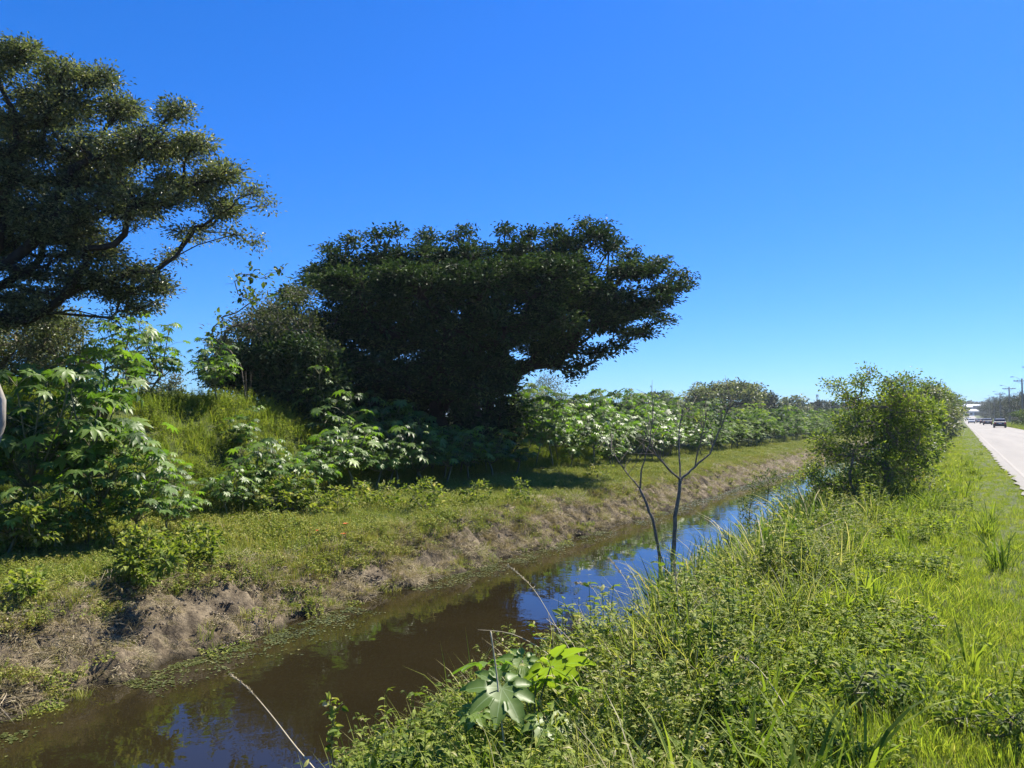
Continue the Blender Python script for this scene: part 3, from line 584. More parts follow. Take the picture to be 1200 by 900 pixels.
def castor(rs, h, spreadr, nb, leaves_tip, lsize, drooping=.4):
    """stem tubes + leaf frames (pos, quaternion, scale)"""
    g = np.random.default_rng(rs); m = MB(); L = []
    trunk_top = np.array([g.normal(0, .08 * h), g.normal(0, .08 * h), h * .32])
    m.tube([[0, 0, -.1], trunk_top * .5 + g.normal(0, .02, 3), trunk_top], [.035, .03, .026], 6)
    for b in range(nb):
        a = 6.283 * (b + g.uniform(-.3, .3)) / nb; hh = h * g.uniform(.38, 1.0); rr = spreadr * g.uniform(.35, 1) * (1.15 - .5 * hh / h)
        tip = np.array([math.cos(a) * rr, math.sin(a) * rr, hh]); mid = (trunk_top + tip) / 2 + [0, 0, -.08 * h] + g.normal(0, .04, 3)
        ts = np.linspace(0, 1, 7)[:, None]; path = (1 - ts) ** 2 * trunk_top + 2 * ts * (1 - ts) * mid + ts ** 2 * tip
        m.tube(path, np.linspace(.022, .009, 7), 5)
        for k in range(leaves_tip + 4):
            t = 1 - (max(0, k - 4) / leaves_tip) * .85; p = (1 - t) ** 2 * trunk_top + 2 * t * (1 - t) * mid + t ** 2 * tip
            az = k * 2.4 + g.uniform(0, .5); out = np.array([math.cos(az), math.sin(az), .45 + .5 * (t > .9)]); out = unit(out); pl = lsize * g.uniform(.7, 1.25) * (.6 if k < 5 else 1)
            q = p + out * pl - [0, 0, .05]; m.tube([p, (p + q) / 2 + [0, 0, .05], q], [.006, .005, .004], 3, cap=False)
            fw = unit(np.array([out[0], out[1], -drooping * g.uniform(.2, 1.8)])); nn = unit(np.array([out[0] * drooping, out[1] * drooping, 1]) + g.normal(0, .22, 3))
            sd = unit(np.cross(fw, nn)); nn = np.cross(sd, fw)
            q4 = Matrix(np.stack([sd, fw, nn], 1).tolist()).to_quaternion(); L.append((q, q4, lsize * .46 * g.uniform(.5, 1.25) * (1.0 if k > 1 else .6)))
    return m, L
def castor_plant(proto, loc, rz, sc, label, group='castor plants', whole=False):
    m, L = proto
    e = empty('castor_plant', tuple(loc), label, 'shrub', group, rz); e.scale = (sc,) * 3
    if '_me' not in m.__dict__: m._me = m.mesh('stem', M_STEM, smooth=True)
    obj('stem', m._me, e)
    if not whole:
        for i, (q, q4, s) in enumerate(L):
            o = bpy.data.objects.new('leaf', LEAF[(i * 7 + 3) % 6]); COL.objects.link(o); o.parent = e
            o.rotation_mode = 'QUATERNION'; o.location = q; o.rotation_quaternion = q4; o.scale = (s,) * 3
    else:
        if '_fo' not in m.__dict__:
            f = MB(); ribs = []
            for i, (q, q4, s) in enumerate(L):
                v, pl, rb_ = LEAFV[(i * 7 + 3) % 6]; vv = v @ np.array(q4.to_matrix()).T * s + q; ribs.append(rb_)
                f.add(vv, [p for p in pl if len(p) == 3], [p for p in pl if len(p) == 4], .45 + .3 * math.sin(i * 12.9))
            m._fo = f.mesh('foliage', M_CASTORROW, smooth=True, rib=np.concatenate(ribs))
        obj('foliage', m._fo, e)
    return e
PROT = [castor(100 + i, 2.9, 1.15, 10, 9, .58) for i in range(4)] + [castor(120 + i, 1.5, .8, 7, 8, .46) for i in range(3)]
# near left group: (px, ground py or None -> distance, D, scale, proto, label)
left = [(45, 12.4, 1.0, 0, 'tall castor plant at the left edge with drooping star leaves'), (95, 13.3, 1.12, 1, 'tallest castor plant left of the grassy mound'), (-15, 12.6, .95, 2, 'castor plant cut by the left edge of the view'), (140, 12.7, .72, 3, 'castor plant in front of the grassy mound with pale lit leaves'),
        (70, 12.0, .7, 5, 'low castor plant at the foot of the tall left pair'), (170, 13.0, .85, 4, 'small castor plant closing the left group on the mound side'), (10, 11.6, .8, 6, 'low castor plant at the lower left edge, mostly shaded'), (200, 13.6, .6, 5, 'little castor plant at the mound foot'),
        (115, 15.6, .9, 2, 'castor plant behind the left group, showing over it'), (165, 19.2, .85, 1, 'castor plant on top of the mound under the gap of sky'), (140, 18.2, .7, 0, 'castor plant on the mound, half hidden by the left group'),
        (255, 19.8, .62, 3, 'castor plant on the mound crest beside the dark tree'), (285, 18.6, .45, 2, 'castor plant on the mound slope under the grey bush'), (200, 16.2, .62, 6, 'small lone castor plant in the grass of the mound'),
        (330, 17.8, .95, 4, 'castor plant right of the mound with bright star leaves'), (300, 17.2, .9, 5, 'castor plant at the mound foot beside brown bare soil'), (345, 16.9, .7, 6, 'low castor plant in front of the dark understorey'), (285, 16.4, .55, 5, 'very low castor plant at the shelf edge'), (370, 18.6, .8, 4, 'castor plant at the left edge of the deep shade'), (222, 15.0, .55, 6, 'castor plant at the mound foot between the left group and the bare soil'), (268, 16.0, .7, 4, 'castor plant beside the very low one at the shelf edge')]
for i, (px, D, sc, pi, lab) in enumerate(left): castor_plant(PROT[pi], at(px, D), 1.7 * i, sc, lab, 'castor plants of the left group')
shade = [(388, 19.4, 1.0, 5), (415, 20.2, 1.1, 4), (440, 20.9, .95, 6), (468, 21.6, 1.1, 5), (495, 22.5, 1.0, 4), (522, 23.4, 1.15, 6), (550, 24.4, 1.05, 5), (578, 25.6, 1.1, 4), (604, 27.0, 1.0, 6), (402, 21.8, 1.3, 6), (455, 23.4, 1.3, 5), (505, 24.6, 1.3, 4), (395, 21, .8, 4), (425, 22.5, 1.0, 5), (455, 21.5, .9, 6), (490, 23, 1.1, 4), (520, 24, 1.0, 5), (410, 24.5, 1.3, 6), (465, 25.5, 1.3, 4), (540, 25.5, 1.0, 6), (375, 22.5, 1.2, 5), (570, 26.5, .9, 4)]
for i, (px, D, sc, pi) in enumerate(shade): castor_plant(PROT[pi], at(px, D), 2.1 * i, sc, 'castor plant in the deep shade under the big dark tree', 'castor plants in the shade of the big tree')
g = np.random.default_rng(8); k = 0
for row, xo in enumerate((-13.1, -14.5, -16.2)):
    y = 25.5 + row * .6 + (2.5 if row == 0 else 0)
    while y < 150:
        x = xo + g.normal(0, .3); loc = onground(x, y); px, py, D = proj(np.array(loc))
        sc = g.choice([.62, .8, .95, 1.02]) * g.uniform(.92, 1.06) * (.86 if row == 0 else 1.0); lod = D > 44 or row == 2
        if row < 2 or y < 48:
            castor_plant(PROT[int(g.integers(0, 4)) if not (row == 0 and k % 2 == 0) else 4 + k % 3], loc, g.uniform(0, 6.28), sc * (1.0 if not (row == 0 and k % 2 == 0) else 1.3), 'leafy castor plant of the long row behind the far bank' if not lod else 'castor plant in the back or distant part of the long row behind the far bank', 'castor plants of the long row', whole=lod)
        y += g.uniform(.9, 1.4) * (1.0 if y < 60 else 1.5); k += 1

def lowbush(px, py, w_, h_, rs, label, mat, tips=70, lpt=12, lL=.06, lW=.035, name='shrub', cat='shrub', group=None, tone=(.4, .22), spread=.2):
    b = ground(px, py); D = float((b - CAM) @ CF0)
    return bush([(px - w_ * .25, py - h_ * .3, w_ * .3, h_ * .3), (px + w_ * .25, py - h_ * .35, w_ * .3, h_ * .3), (px, py - h_ * .65, w_ * .32, h_ * .28), (px - w_ * .1, py - h_ * .15, w_ * .4, h_ * .15), (px + w_ * .1, py - h_ * .9, w_ * .14, h_ * .12)], D, b, rs, label, mat, tips, lpt, lL, lW, bark=M_STEM, name=name, cat=cat, group=group, spread=spread, tipr=.0025, tone=tone)
lowbush(900, 628, 84, 84, 501, 'low dark shrub on the near water edge left of the largest bush', M_SHRUB, tone=(.25, .2))
lowbush(948, 612, 90, 80, 502, 'low mixed shrub between the dark one and the largest bush', M_BUSH)
lowbush(905, 658, 60, 50, 503, 'dark broadleaf clump on the slope below the low shrubs', M_SHRUB, tone=(.22, .18))
lowbush(960, 640, 80, 40, 504, 'low yellowish clump in front of the largest bush', M_BUSH, tone=(.6, .2))
lowbush(1085, 590, 60, 40, 505, 'yellow green clump at the right foot of the largest bush', M_BUSH, tone=(.65, .2))
for i, (px, py, w_, h_, mt, tn, lL, lb) in enumerate([
    (850, 880, 130, 90, M_WEED, .3, .045, 'dark broadleaf weed patch near the bottom centre of the slope'), (935, 655, 60, 40, M_WEED, .3, .05, 'dark weed tuft below the yellowish clump'),
    (1010, 835, 120, 50, M_WEED, .35, .045, 'weed clump in the lower right grass'), (770, 800, 90, 80, M_GREY, .6, .03, 'pale seedy weed standing below the saplings'),
    (830, 760, 80, 70, M_GREY, .5, .03, 'greyish fine leaved weed right of the pale seedy one'), (720, 850, 90, 60, M_GREY, .7, .04, 'whitish leaved weed right of the big castor leaf'),
    (1080, 760, 90, 40, M_WEED, .45, .045, 'spreading weed on the verge grass'), (1150, 860, 120, 50, M_WEED, .4, .045, 'low weed mat at the lower right corner'), (650, 880, 90, 50, M_WEED, .6, .045, 'light green weed beneath the young castor plant'),
    (560, 870, 80, 50, M_WEED, .5, .04, 'weed tangle left of the young castor plant')]):
    lowbush(px, py, w_, h_, 520 + i, lb, mt, 60, 9, lL, lL * .5, 'leafy_weed', 'weed', 'weeds on the near slope', (tn, .2), .12)
# small leafy weeds on the shelf
def weed(px, py, wpx, hpx, rs, label, mat=M_WEED, lL=.09, lW=.055, tips=34, lpt=9, tone=(.5, .18)):
    b = ground(px, py); D = float((b - CAM) @ CF0)
    return bush([(px, py - hpx * .55, wpx * .42, hpx * .4), (px - wpx * .25, py - hpx * .35, wpx * .28, hpx * .3), (px + wpx * .25, py - hpx * .38, wpx * .28, hpx * .3), (px - wpx * .15, py - hpx * .1, wpx * .3, hpx * .18), (px + wpx * .2, py - hpx * .12, wpx * .3, hpx * .18), (px, py - hpx * .8, wpx * .3, hpx * .22)], D, b, rs, label, mat, tips, lpt, lL, lW, bark=M_STEM, name='leafy_weed', cat='weed', group='leafy weeds', spread=.14, tipr=.0025, tone=tone)
weed(172, 683, 80, 66, 201, 'dark leafy weed standing on the left bank edge above the dry slope', tips=90)
weed(232, 658, 60, 50, 202, 'smaller leafy weed touching the dark one on the left bank', tips=70)
weed(498, 598, 54, 42, 203, 'round pale green weed in front of the deep shade', tips=60)
weed(455, 597, 44, 34, 204, 'light green weed left of the round one', tips=60)
weed(425, 596, 40, 36, 205, 'leafy weed beside the low castor plants', tips=60)
weed(610, 592, 34, 34, 206, 'small dark weed alone on the grassy shelf', tips=50, tone=(.35, .15))
weed(345, 602, 90, 44, 207, 'spreading weed with many small leaves below the castor plants', tips=120)
weed(395, 600, 50, 34, 208, 'low weed between the spreading one and the shade', tips=60)
weed(30, 650, 70, 60, 209, 'tangled weed at the left edge of the shelf', tips=90)
weed(30, 700, 60, 30, 210, 'low broadleaf weed on the shelf at the left edge', tips=60)
weed(100, 640, 60, 50, 211, 'weed at the foot of the tall left castor plants', tips=70)
weed(560, 590, 40, 26, 212, 'flat weed at the right end of the shade', tips=50)
weed(700, 560, 40, 30, 213, 'weed at the foot of the long castor row', tips=50)

# ------------------------------------------------------------------ ground cover: clumps scattered on points
def p_grass(rs, n, h, spread, bend, wd, tmean, tsd, seg=3, lay=0.0):
    g = np.random.default_rng(rs); m = MB()
    a = g.uniform(0, 6.283, n); r = spread * np.sqrt(g.random(n)); b = np.stack([np.cos(a) * r, np.sin(a) * r, np.full(n, -.02)], 1)
    az = a + g.normal(0, .9, n); hh = h * g.uniform(.45, 1.15, n); lean = bend * g.uniform(.2, 1.3, n); o = np.stack([np.cos(az), np.sin(az), np.zeros(n)], 1)
    sd = np.stack([-np.sin(az), np.cos(az), np.zeros(n)], 1) * 1.0; tw = g.normal(0, .5, (n, 1)); sd = unit(sd + o * tw)
    V = []; ww = wd * g.uniform(.6, 1.3, n)[:, None]
    for i in range(seg + 1):
        t = i / seg; up = hh * (t * (1 - lay) - lean * .35 * t ** 3) ; ou = hh * (lean * t ** 1.8 + lay * t)
        p = b + o * ou[:, None] + ZU * up[:, None]; w_ = ww * (1 - t ** 2.2) * (.7 + .6 * t) * .5
        if i < seg: V += [p - sd * w_, p + sd * w_]
        else: V += [p]
    K = 2 * seg + 1; V = np.stack(V, 1).reshape(-1, 3); base = np.arange(n)[:, None] * K; q = []
    for i in range(seg - 1): q.append(base + [2 * i, 2 * i + 1, 2 * i + 3, 2 * i + 2])
    f3 = base + [2 * seg - 2, 2 * seg - 1, 2 * seg]
    m.add(V, f3, np.concatenate(q), np.repeat(np.clip(g.normal(tmean, tsd, n), 0, 1), K)); return m
def p_weed(rs, ns, h, spread, lL, lW, per, tmean, tsd):
    g = np.random.default_rng(rs); m = MB()
    for s in range(ns):
        a = g.uniform(0, 6.28); r = spread * math.sqrt(g.random()); b = np.array([math.cos(a) * r, math.sin(a) * r, -.02]); hh = h * g.uniform(.5, 1.15)
        d = g.normal(0, .3, 2) * hh; top = b + [d[0], d[1], hh]; mid = (b + top) / 2 + [*g.normal(0, .04, 2) * h, 0]
        m.tube([b, mid, top], [.003, .0025, .0015], 3, .4, cap=False)
        t = g.uniform(.2, 1, per)[:, None]; p = (1 - t) ** 2 * b + 2 * t * (1 - t) * mid + t ** 2 * top
        az = g.uniform(0, 6.28, per); dd = np.stack([np.cos(az), np.sin(az), g.uniform(-.1, .7, per)], 1); nr = g.normal(0, .35, (per, 3)) + ZU
        sz = g.uniform(.6, 1.3, per) * (1.2 - .5 * t[:, 0]); leaves6_to(m, p, dd, nr, lL * sz, lW * sz, np.clip(g.normal(tmean, tsd, per), 0, 1))
    return m
def p_mat(rs, n, rad, hz, L, W, tmean, tsd, tilt=.5):
    g = np.random.default_rng(rs); m = MB(); a = g.uniform(0, 6.28, n); r = rad * np.sqrt(g.random(n))
    p = np.stack([np.cos(a) * r, np.sin(a) * r, g.uniform(0, hz, n) * (1 - (r / rad) ** 2)], 1); az = g.uniform(0, 6.28, n)
    d = np.stack([np.cos(az), np.sin(az), g.normal(.1, .25, n)], 1); nr = g.normal(0, tilt, (n, 3)) + ZU; sz = g.uniform(.5, 1.3, n)
    leaves6_to(m, p, d, nr, L * sz, W * sz, np.clip(g.normal(tmean, tsd, n), 0, 1)); return m

def scatter(name, protos, mat, pts, scale, rot, vid, label, cat):
    """one mesh holding the clump shapes and the bare points they grow on; a node modifier sets a clump on every point"""
    Vs = []; f3 = []; f4 = []; tone = []; pid = []; n = 0
    for k, m in enumerate(protos):
        V = np.concatenate(m.V); Vs.append(V); tone.append(np.concatenate(m.tone)); pid.append(np.full(len(V), k + 1.0))
        if m.f3: f3.append(np.concatenate(m.f3) + n)
        if m.f4: f4.append(np.concatenate(m.f4) + n)
        n += len(V)
    N_ = len(pts); Vs.append(pts); tone.append(np.zeros(N_)); pid.append(np.zeros(N_))
    A = lambda x, d: np.concatenate([np.zeros((n,) + np.shape(x)[1:]) + d, x])
    fs = ([np.concatenate(f3)] if f3 else []) + ([np.concatenate(f4)] if f4 else [])
    me = mesh_np(name, np.concatenate(Vs), fs, dict(tone=np.concatenate(tone), pid=np.concatenate(pid), psc=A(scale, 1.0), prot=A(rot, 0.0), pvar=A(vid.astype(float), 0.0)), False, [mat])
    o = obj(name, me); tag(o, label, cat, kind='stuff')
    t = bpy.data.node_groups.new(name, 'GeometryNodeTree'); t.interface.new_socket('Geometry', in_out='INPUT', socket_type='NodeSocketGeometry'); t.interface.new_socket('Geometry', in_out='OUTPUT', socket_type='NodeSocketGeometry')
    nd = t.nodes; L = t.links.new; gi = nd.new('NodeGroupInput'); go = nd.new('NodeGroupOutput')
    def named(nm, ty='FLOAT'):
        x = nd.new('GeometryNodeInputNamedAttribute'); x.data_type = ty; x.inputs[0].default_value = nm; return x.outputs[0]
    def cmpv(src, v):
        x = nd.new('FunctionNodeCompare'); x.data_type = 'FLOAT'; x.operation = 'EQUAL'; L(src, x.inputs[0]); x.inputs[1].default_value = v; x.inputs[12].default_value = .1; return x.outputs[0]
    def sep(src, sel):
        x = nd.new('GeometryNodeSeparateGeometry'); x.domain = 'POINT'; L(src, x.inputs[0]); L(sel, x.inputs[1]); return x.outputs[0]
    pidn = named('pid'); j = nd.new('GeometryNodeGeometryToInstance')
    gts = [sep(gi.outputs[0], cmpv(pidn, k + 1.0)) for k in range(len(protos))]
    for s_ in reversed(gts): L(s_, j.inputs[0])
    ip = nd.new('GeometryNodeInstanceOnPoints'); L(sep(gi.outputs[0], cmpv(pidn, 0.0)), ip.inputs['Points']); L(j.outputs[0], ip.inputs['Instance']); ip.inputs['Pick Instance'].default_value = True
    fi = nd.new('FunctionNodeFloatToInt'); L(named('pvar'), fi.inputs[0]); L(fi.outputs[0], ip.inputs['Instance Index'])
    L(named('prot', 'FLOAT_VECTOR'), ip.inputs['Rotation']); L(named('psc'), ip.inputs['Scale']); L(ip.outputs[0], go.inputs[0])
    md = o.modifiers.new('clumps', 'NODES'); md.node_group = t
    return o
def pts_in(x0, x1, y0, y1, dens, g, far0=9.0, pw=1.3, margin=160):
    """random ground points, thinning with distance"""
    n = int((x1 - x0) * 3000 * max(1, dens / 40)); out = []
    # sample y with a density falling as (far0/y)^pw
    yy = np.linspace(y0, y1, 4000); pdf = dens * np.minimum(1, (far0 / np.maximum(yy, 1)) ** pw); cdf = np.cumsum(pdf); total = cdf[-1] * (yy[1] - yy[0]) * (x1 - x0); cdf /= cdf[-1]
    n = int(total); y = np.interp(g.random(n), cdf, yy); x = g.uniform(x0, x1, n); z = H(x, y); p = np.stack([x, y, z], 1)
    u, v, d = proj(p); ok = (d > 1.2) & (u > -margin) & (u < 1200 + margin) & (v < 1150); return p[ok]
def rnd_rot(n, g, tilt=.12): return np.stack([g.normal(0, tilt, n), g.normal(0, tilt, n), g.uniform(0, 6.283, n)], 1)
def do(name, protos, mat, p, g, smin, smax, label, cat, weights=None, tilt=.12, hmul=None):
    n = len(p); sc = g.uniform(smin, smax, n)
    if hmul is not None: sc = sc * hmul(p)
    vid = g.choice(len(protos), n, p=weights); return scatter(name, protos, mat, p, sc, rnd_rot(n, g, tilt), vid, label, cat)

g = np.random.default_rng(500); FCX = P(615, 820, 4.45)
SHORT = [p_grass(1, 46, .17, .14, .45, .006, .55, .18), p_grass(2, 46, .13, .15, .6, .006, .62, .2), p_grass(3, 34, .22, .10, .5, .009, .55, .16)]
BROAD = [p_grass(5, 22, .40, .07, .5, .017, .45, .12, 4), p_grass(6, 16, .50, .06, .6, .020, .5, .14, 4), p_grass(7, 26, .32, .09, .7, .013, .42, .12, 4)]
WEEDS = [p_weed(11, 9, .20, .14, .050, .026, 12, .45, .18), p_weed(12, 8, .28, .13, .060, .020, 13, .42, .2), p_weed(13, 12, .13, .15, .040, .028, 9, .5, .18), p_mat(14, 90, .22, .09, .042, .026, .45, .2)]
BIGW = [p_weed(15, 6, .30, .18, .062, .036, 12, .55, .2), p_weed(16, 8, .22, .2, .085, .020, 10, .6, .2), p_mat(17, 60, .25, .12, .055, .034, .5, .22)]
FINE = [p_grass(21, 60, .34, .16, .8, .0045, .62, .25), p_grass(22, 50, .42, .14, .9, .005, .5, .25), p_weed(23, 12, .38, .16, .034, .013, 18, .5, .22), p_weed(24, 10, .30, .18, .030, .016, 16, .6, .22)]
REED = [p_grass(31, 20, .95, .10, .55, .022, .45, .22, 5), p_grass(32, 16, 1.15, .09, .75, .026, .5, .25, 5), p_grass(33, 22, .75, .12, .9, .016, .6, .25, 5)]
STRAW = [p_grass(41, 50, .22, .16, .9, .006, .62, .2, 3, .55), p_grass(42, 44, .28, .15, .7, .006, .55, .25, 3, .75), p_grass(43, 34, .16, .12, .5, .006, .4, .25, 3, .2), p_mat(44, 46, .18, .04, .055, .012, .6, .22, .6)]
SHELF = [p_weed(55, 12, .16, .2, .045, .03, 10, .45, .2), p_grass(51, 56, .14, .17, .55, .006, .45, .2), p_grass(52, 44, .20, .15, .6, .006, .55, .22), p_weed(53, 10, .11, .18, .034, .020, 9, .4, .2), p_mat(54, 70, .2, .06, .035, .020, .4, .2)]
BERM = [p_grass(61, 54, .34, .18, .6, .008, .5, .2), p_weed(62, 12, .36, .2, .05, .022, 16, .5, .2), p_grass(63, 40, .45, .16, .6, .009, .5, .2), p_weed(64, 10, .42, .2, .06, .018, 18, .6, .2)]
def p_clod(rs, n):
    g = np.random.default_rng(rs); m = MB()
    for i in range(n):
        c = np.array([g.normal(0, .12), g.normal(0, .12), g.uniform(-.01, .02)]); r = g.uniform(.012, .05); a = np.arange(5) * 1.257 + g.random()
        V = [[0, 0, 1.0]] + [[math.cos(x), math.sin(x), .35] for x in a] + [[math.cos(x + .6) * .9, math.sin(x + .6) * .9, -.5] for x in a]
        V = np.array(V) * g.uniform(.6, 1.3, (11, 3)) * r + c; k = np.arange(5); kn = (k + 1) % 5
        m.add(V, np.concatenate([np.stack([k * 0, 1 + k, 1 + kn], 1), np.stack([1 + k, 6 + k, 1 + kn], 1), np.stack([1 + kn, 6 + k, 6 + kn], 1)]), None, g.random())
    return m
M_CLOD = simple_mat('dry_clod', (.07, .055, .038), (.26, .215, .155), 3, .95, spec=.1)

nzf = lambda p, s, sd: fbm(p[:, 0], p[:, 1], s, sd, 3)
# near verge
p = pts_in(-1.9, 1.2, 1.8, 140, 190, g, 7, 1.25); p = p[p[:, 0] < 1.1 + .16 * nzf(p, .8, 3)]
do('verge_grass', SHORT, M_GRASS, p, g, .55, 1.15, 'short bright green grass covering the verge beside the road', 'grass', hmul=lambda p: (.45 + 1.0 * nzf(p, 1.0, 71)) * (1 - .42 * sst(-.4, .5, p[:, 0])))
p = pts_in(-3.6, .75, 1.8, 40, 60, g, 7, 1.1); p = p[nzf(p, .9, 72) > .42 + .28 * sst(-1.2, .2, p[:, 0])]
do('verge_weeds', WEEDS + BIGW, M_GRASS, p, g, .7, 1.3, 'low broadleaf weeds mixed into the verge grass', 'weeds')
p = pts_in(-3.2, .35, 2.2, 30, 24, g, 9, 1.0); p = p[nzf(p, .7, 73) > .50 + .12 * sst(-.8, .3, p[:, 0])]
do('broad_blade_grass', BROAD, M_GRASS, p, g, .5, 1.15, 'taller tufts of broad bladed bright grass on the verge', 'grass')
# near slope down to the canal
p = pts_in(-4.42, -1.1, 1.5, 60, 110, g, 7, 1.1); p = p[(p[:, 2] > -1.38) & (np.hypot(p[:, 0] - FCX[0], p[:, 1] - FCX[1]) > .38)]
do('slope_undergrowth', FINE + WEEDS[:3] + BIGW[:2] + [p_weed(25, 7, .62, .14, .055, .022, 22, .6, .25), p_grass(26, 30, .62, .12, .55, .009, .6, .3, 4), p_weed(27, 6, .55, .16, .075, .030, 18, .4, .2)], M_WEED, p, g, .6, 1.25, 'tangled fine weeds and thin grasses on the near canal slope', 'weeds', hmul=lambda p: (.35 + 1.2 * nzf(p, 1.0, 74)) * (.42 + .58 * sst(-1.25, -.85, p[:, 2])))
def reedmask(p):
    u, v, d = proj(p); return (u > 765) & (nzf(p, .8, 75) > .42)
p = pts_in(-3.75, -2.1, 8.5, 60, 50, g, 14, .6); p = p[reedmask(p)]
do('tall_reeds', REED, M_REED, p, g, .5, 1.05, 'tall arching reed like grass at the near water edge', 'reeds')
p = pts_in(-4.45, -3.5, 3, 60, 20, g, 10, 1.0); p = p[(p[:, 2] > -1.4) & (p[:, 2] < -1.05)]
do('waterside_grass', REED[2:] + BROAD, M_REED, p, g, .3, .6, 'long grass blades hanging over the near water edge', 'grass')
# far bank
def xsh(p): return p[:, 0] + (fbm(p[:, 1], p[:, 1] * 0 + 3, 5.0, 5, 2) - .5) * .9
p = pts_in(-9.9, -8.0, 1, 200, 170, g, 12, 1.1, 60); p = p[(p[:, 2] > -1.37) & (nzf(p, .45, 81) > .40)]
do('dry_bank_grass', STRAW, M_DRY, p, g, .5, 1.1, 'dry straw coloured grass matted over the eroded far bank', 'grass', hmul=lambda p: .6 + .7 * nzf(p, .8, 82), tilt=.35)
p = pts_in(-10.0, -8.1, 1, 60, 40, g, 12, 1.1, 60); p = p[(p[:, 2] > -1.38) & (nzf(p, .6, 87) > .45)]
do('soil_clods', [p_clod(71, 12), p_clod(72, 9)], M_CLOD, p, g, .2, .6, 'crumbled grey brown soil clods on the eroded far bank', 'soil')
p = pts_in(-8.9, -8.1, 1, 120, 30, g, 12, 1.0, 60); p = p[(p[:, 2] > -1.42) & (p[:, 2] < -1.1) & (nzf(p, .7, 83) > .42)]
do('waterline_grass', SHORT + WEEDS[2:], M_SHELF, p, g, .5, 1.1, 'green tufts growing along the far waterline', 'grass')
p = pts_in(-9.7, -8.3, 2, 160, 80, g, 13, 1.1, 60); p = p[(p[:, 2] > -1.35) & (nzf(p, .8, 88) > .56)]
do('bank_green_patches', SHELF + STRAW[2:3], M_SHELF, p, g, .5, 1.1, 'green patches of grass and weeds on the face of the far bank', 'grass')
p = pts_in(-14.5, -9.2, 1, 260, 80, g, 13, 1.15, 60)
do('shelf_grass', SHELF, M_SHELF, p, g, .6, 1.2, 'yellow green grass on the flat shelf above the far bank', 'grass', hmul=lambda p: .5 + 1.0 * nzf(p, 1.2, 84))
p = pts_in(-9.9, -9.1, 8, 200, 30, g, 14, .7, 60)
do('bank_edge_grass', STRAW[:3] + BERM[:1], M_SHELF, p, g, .5, 1.0, 'ragged half dry grass along the top edge of the far bank', 'grass')
p = pts_in(-21, -14.0, 2, 34, 42, g, 20, 1.0, 80)
do('mound_grass', BERM, M_GRASS, p, g, .6, 1.2, 'thick bright green grass covering the spoil mound', 'grass', hmul=lambda p: .6 + .8 * nzf(p, 1.5, 85))
p = pts_in(-60, -18, 30, 200, 2.5, g, 40, .8, 80)
do('field_grass', BERM, M_SHELF, p, g, 1.2, 2.6, 'rough tall grass of the field beyond the castor row', 'grass')
p = pts_in(7.4, 11, 60, 330, 8, g, 90, .8, 80)
do('far_verge_grass', BERM, M_GRASS, p, g, .7, 1.6, 'grass strip on the far side of the road', 'grass')
# floating plants on the water
gg = np.random.default_rng(9); fl = MB(); n = 9000
y = np.exp(gg.uniform(math.log(3), math.log(70), n * 3)); x = -8.35 + np.abs(gg.normal(0, .34, n * 3)) - (fbm(y, y * 0 + 3, 5.0, 5, 2) - .5) * .6; keep = (H(x, y) < WZ) & (fbm(x, y, .25, 91, 4) + .25 * gg.random(len(x)) > .58 + .10 * np.abs(x + 8.4)) & (fbm(x * .3, y, 2.5, 92, 2) > .30); x = x[keep][:n]; y = y[keep][:n]
p = np.stack([x, y, np.full(len(x), WZ + .006)], 1); az = gg.uniform(0, 6.28, len(x)); s = gg.uniform(.5, 1.6, len(x)) * (1 + y / 30)
leaves_to(fl, p, np.stack([np.cos(az), np.sin(az), gg.uniform(0, .15, len(x))], 1), np.tile(ZU, (len(x), 1)), .028 * s, .022 * s, np.clip(gg.normal(.45, .22, len(x)), 0, 1), fold=.08)
tag(obj('floating_weed', fl.mesh('floating_weed', M_FLOAT)), 'small yellow green floating leaves along the far waterline', 'water plants', kind='stuff')

# ------------------------------------------------------------------ foreground plants
def dry_stalk(pts, r0, r1, label, seed=False, mat=M_STRAW, name='grass_stalk', k=5, group='single dry grass stalks'):
    w3 = [P(x, y, D) for x, y, D in pts]; b = w3[0]; zg = float(H(b[0], b[1]))
    q = []
    for i in range(len(w3) - 1):
        for t in np.linspace(0, 1, 5)[:-1]:
            p0 = w3[max(i - 1, 0)]; p1 = w3[i]; p2 = w3[i + 1]; p3 = w3[min(i + 2, len(w3) - 1)]
            q.append(.5 * (2 * p1 + (p2 - p0) * t + (2 * p0 - 5 * p1 + 4 * p2 - p3) * t * t + (3 * p1 - p0 - 3 * p2 + p3) * t ** 3))
    q.append(w3[-1])
    if b[2] > zg: q = [np.array([b[0], b[1], zg - .03])] + q
    q = np.array(q); base = q[0].copy()
    e = empty(name, tuple(base), label, 'stalk', group); m = MB(); m.tube(q - base, np.linspace(r0, r1, len(q)), k); obj('stem', m.mesh('stem', mat, True), e)
    if seed:
        g = np.random.default_rng(int(pts[0][0])); m = MB(); n = 70; t = g.uniform(.68, 1, n) * (len(q) - 1); i = np.minimum(t.astype(int), len(q) - 2); pp = q[i] + (q[i + 1] - q[i]) * (t - i)[:, None]
        d = unit(q[i + 1] - q[i]) + g.normal(0, .35, (n, 3)); leaves_to(m, pp - base, d, g.normal(0, 1, (n, 3)), .030 * g.uniform(.6, 1.3, n), .008, g.uniform(.6, 1, n)); obj('seed_head', m.mesh('seed_head', M_DRY), e)
    return e
dry_stalk([(372, 905, 5.2), (345, 873, 5.4), (318, 838, 5.6), (292, 808, 5.8), (270, 790, 6.0)], .006, .0025, 'pale dry stalk slanting up over the water at the lower left', True)
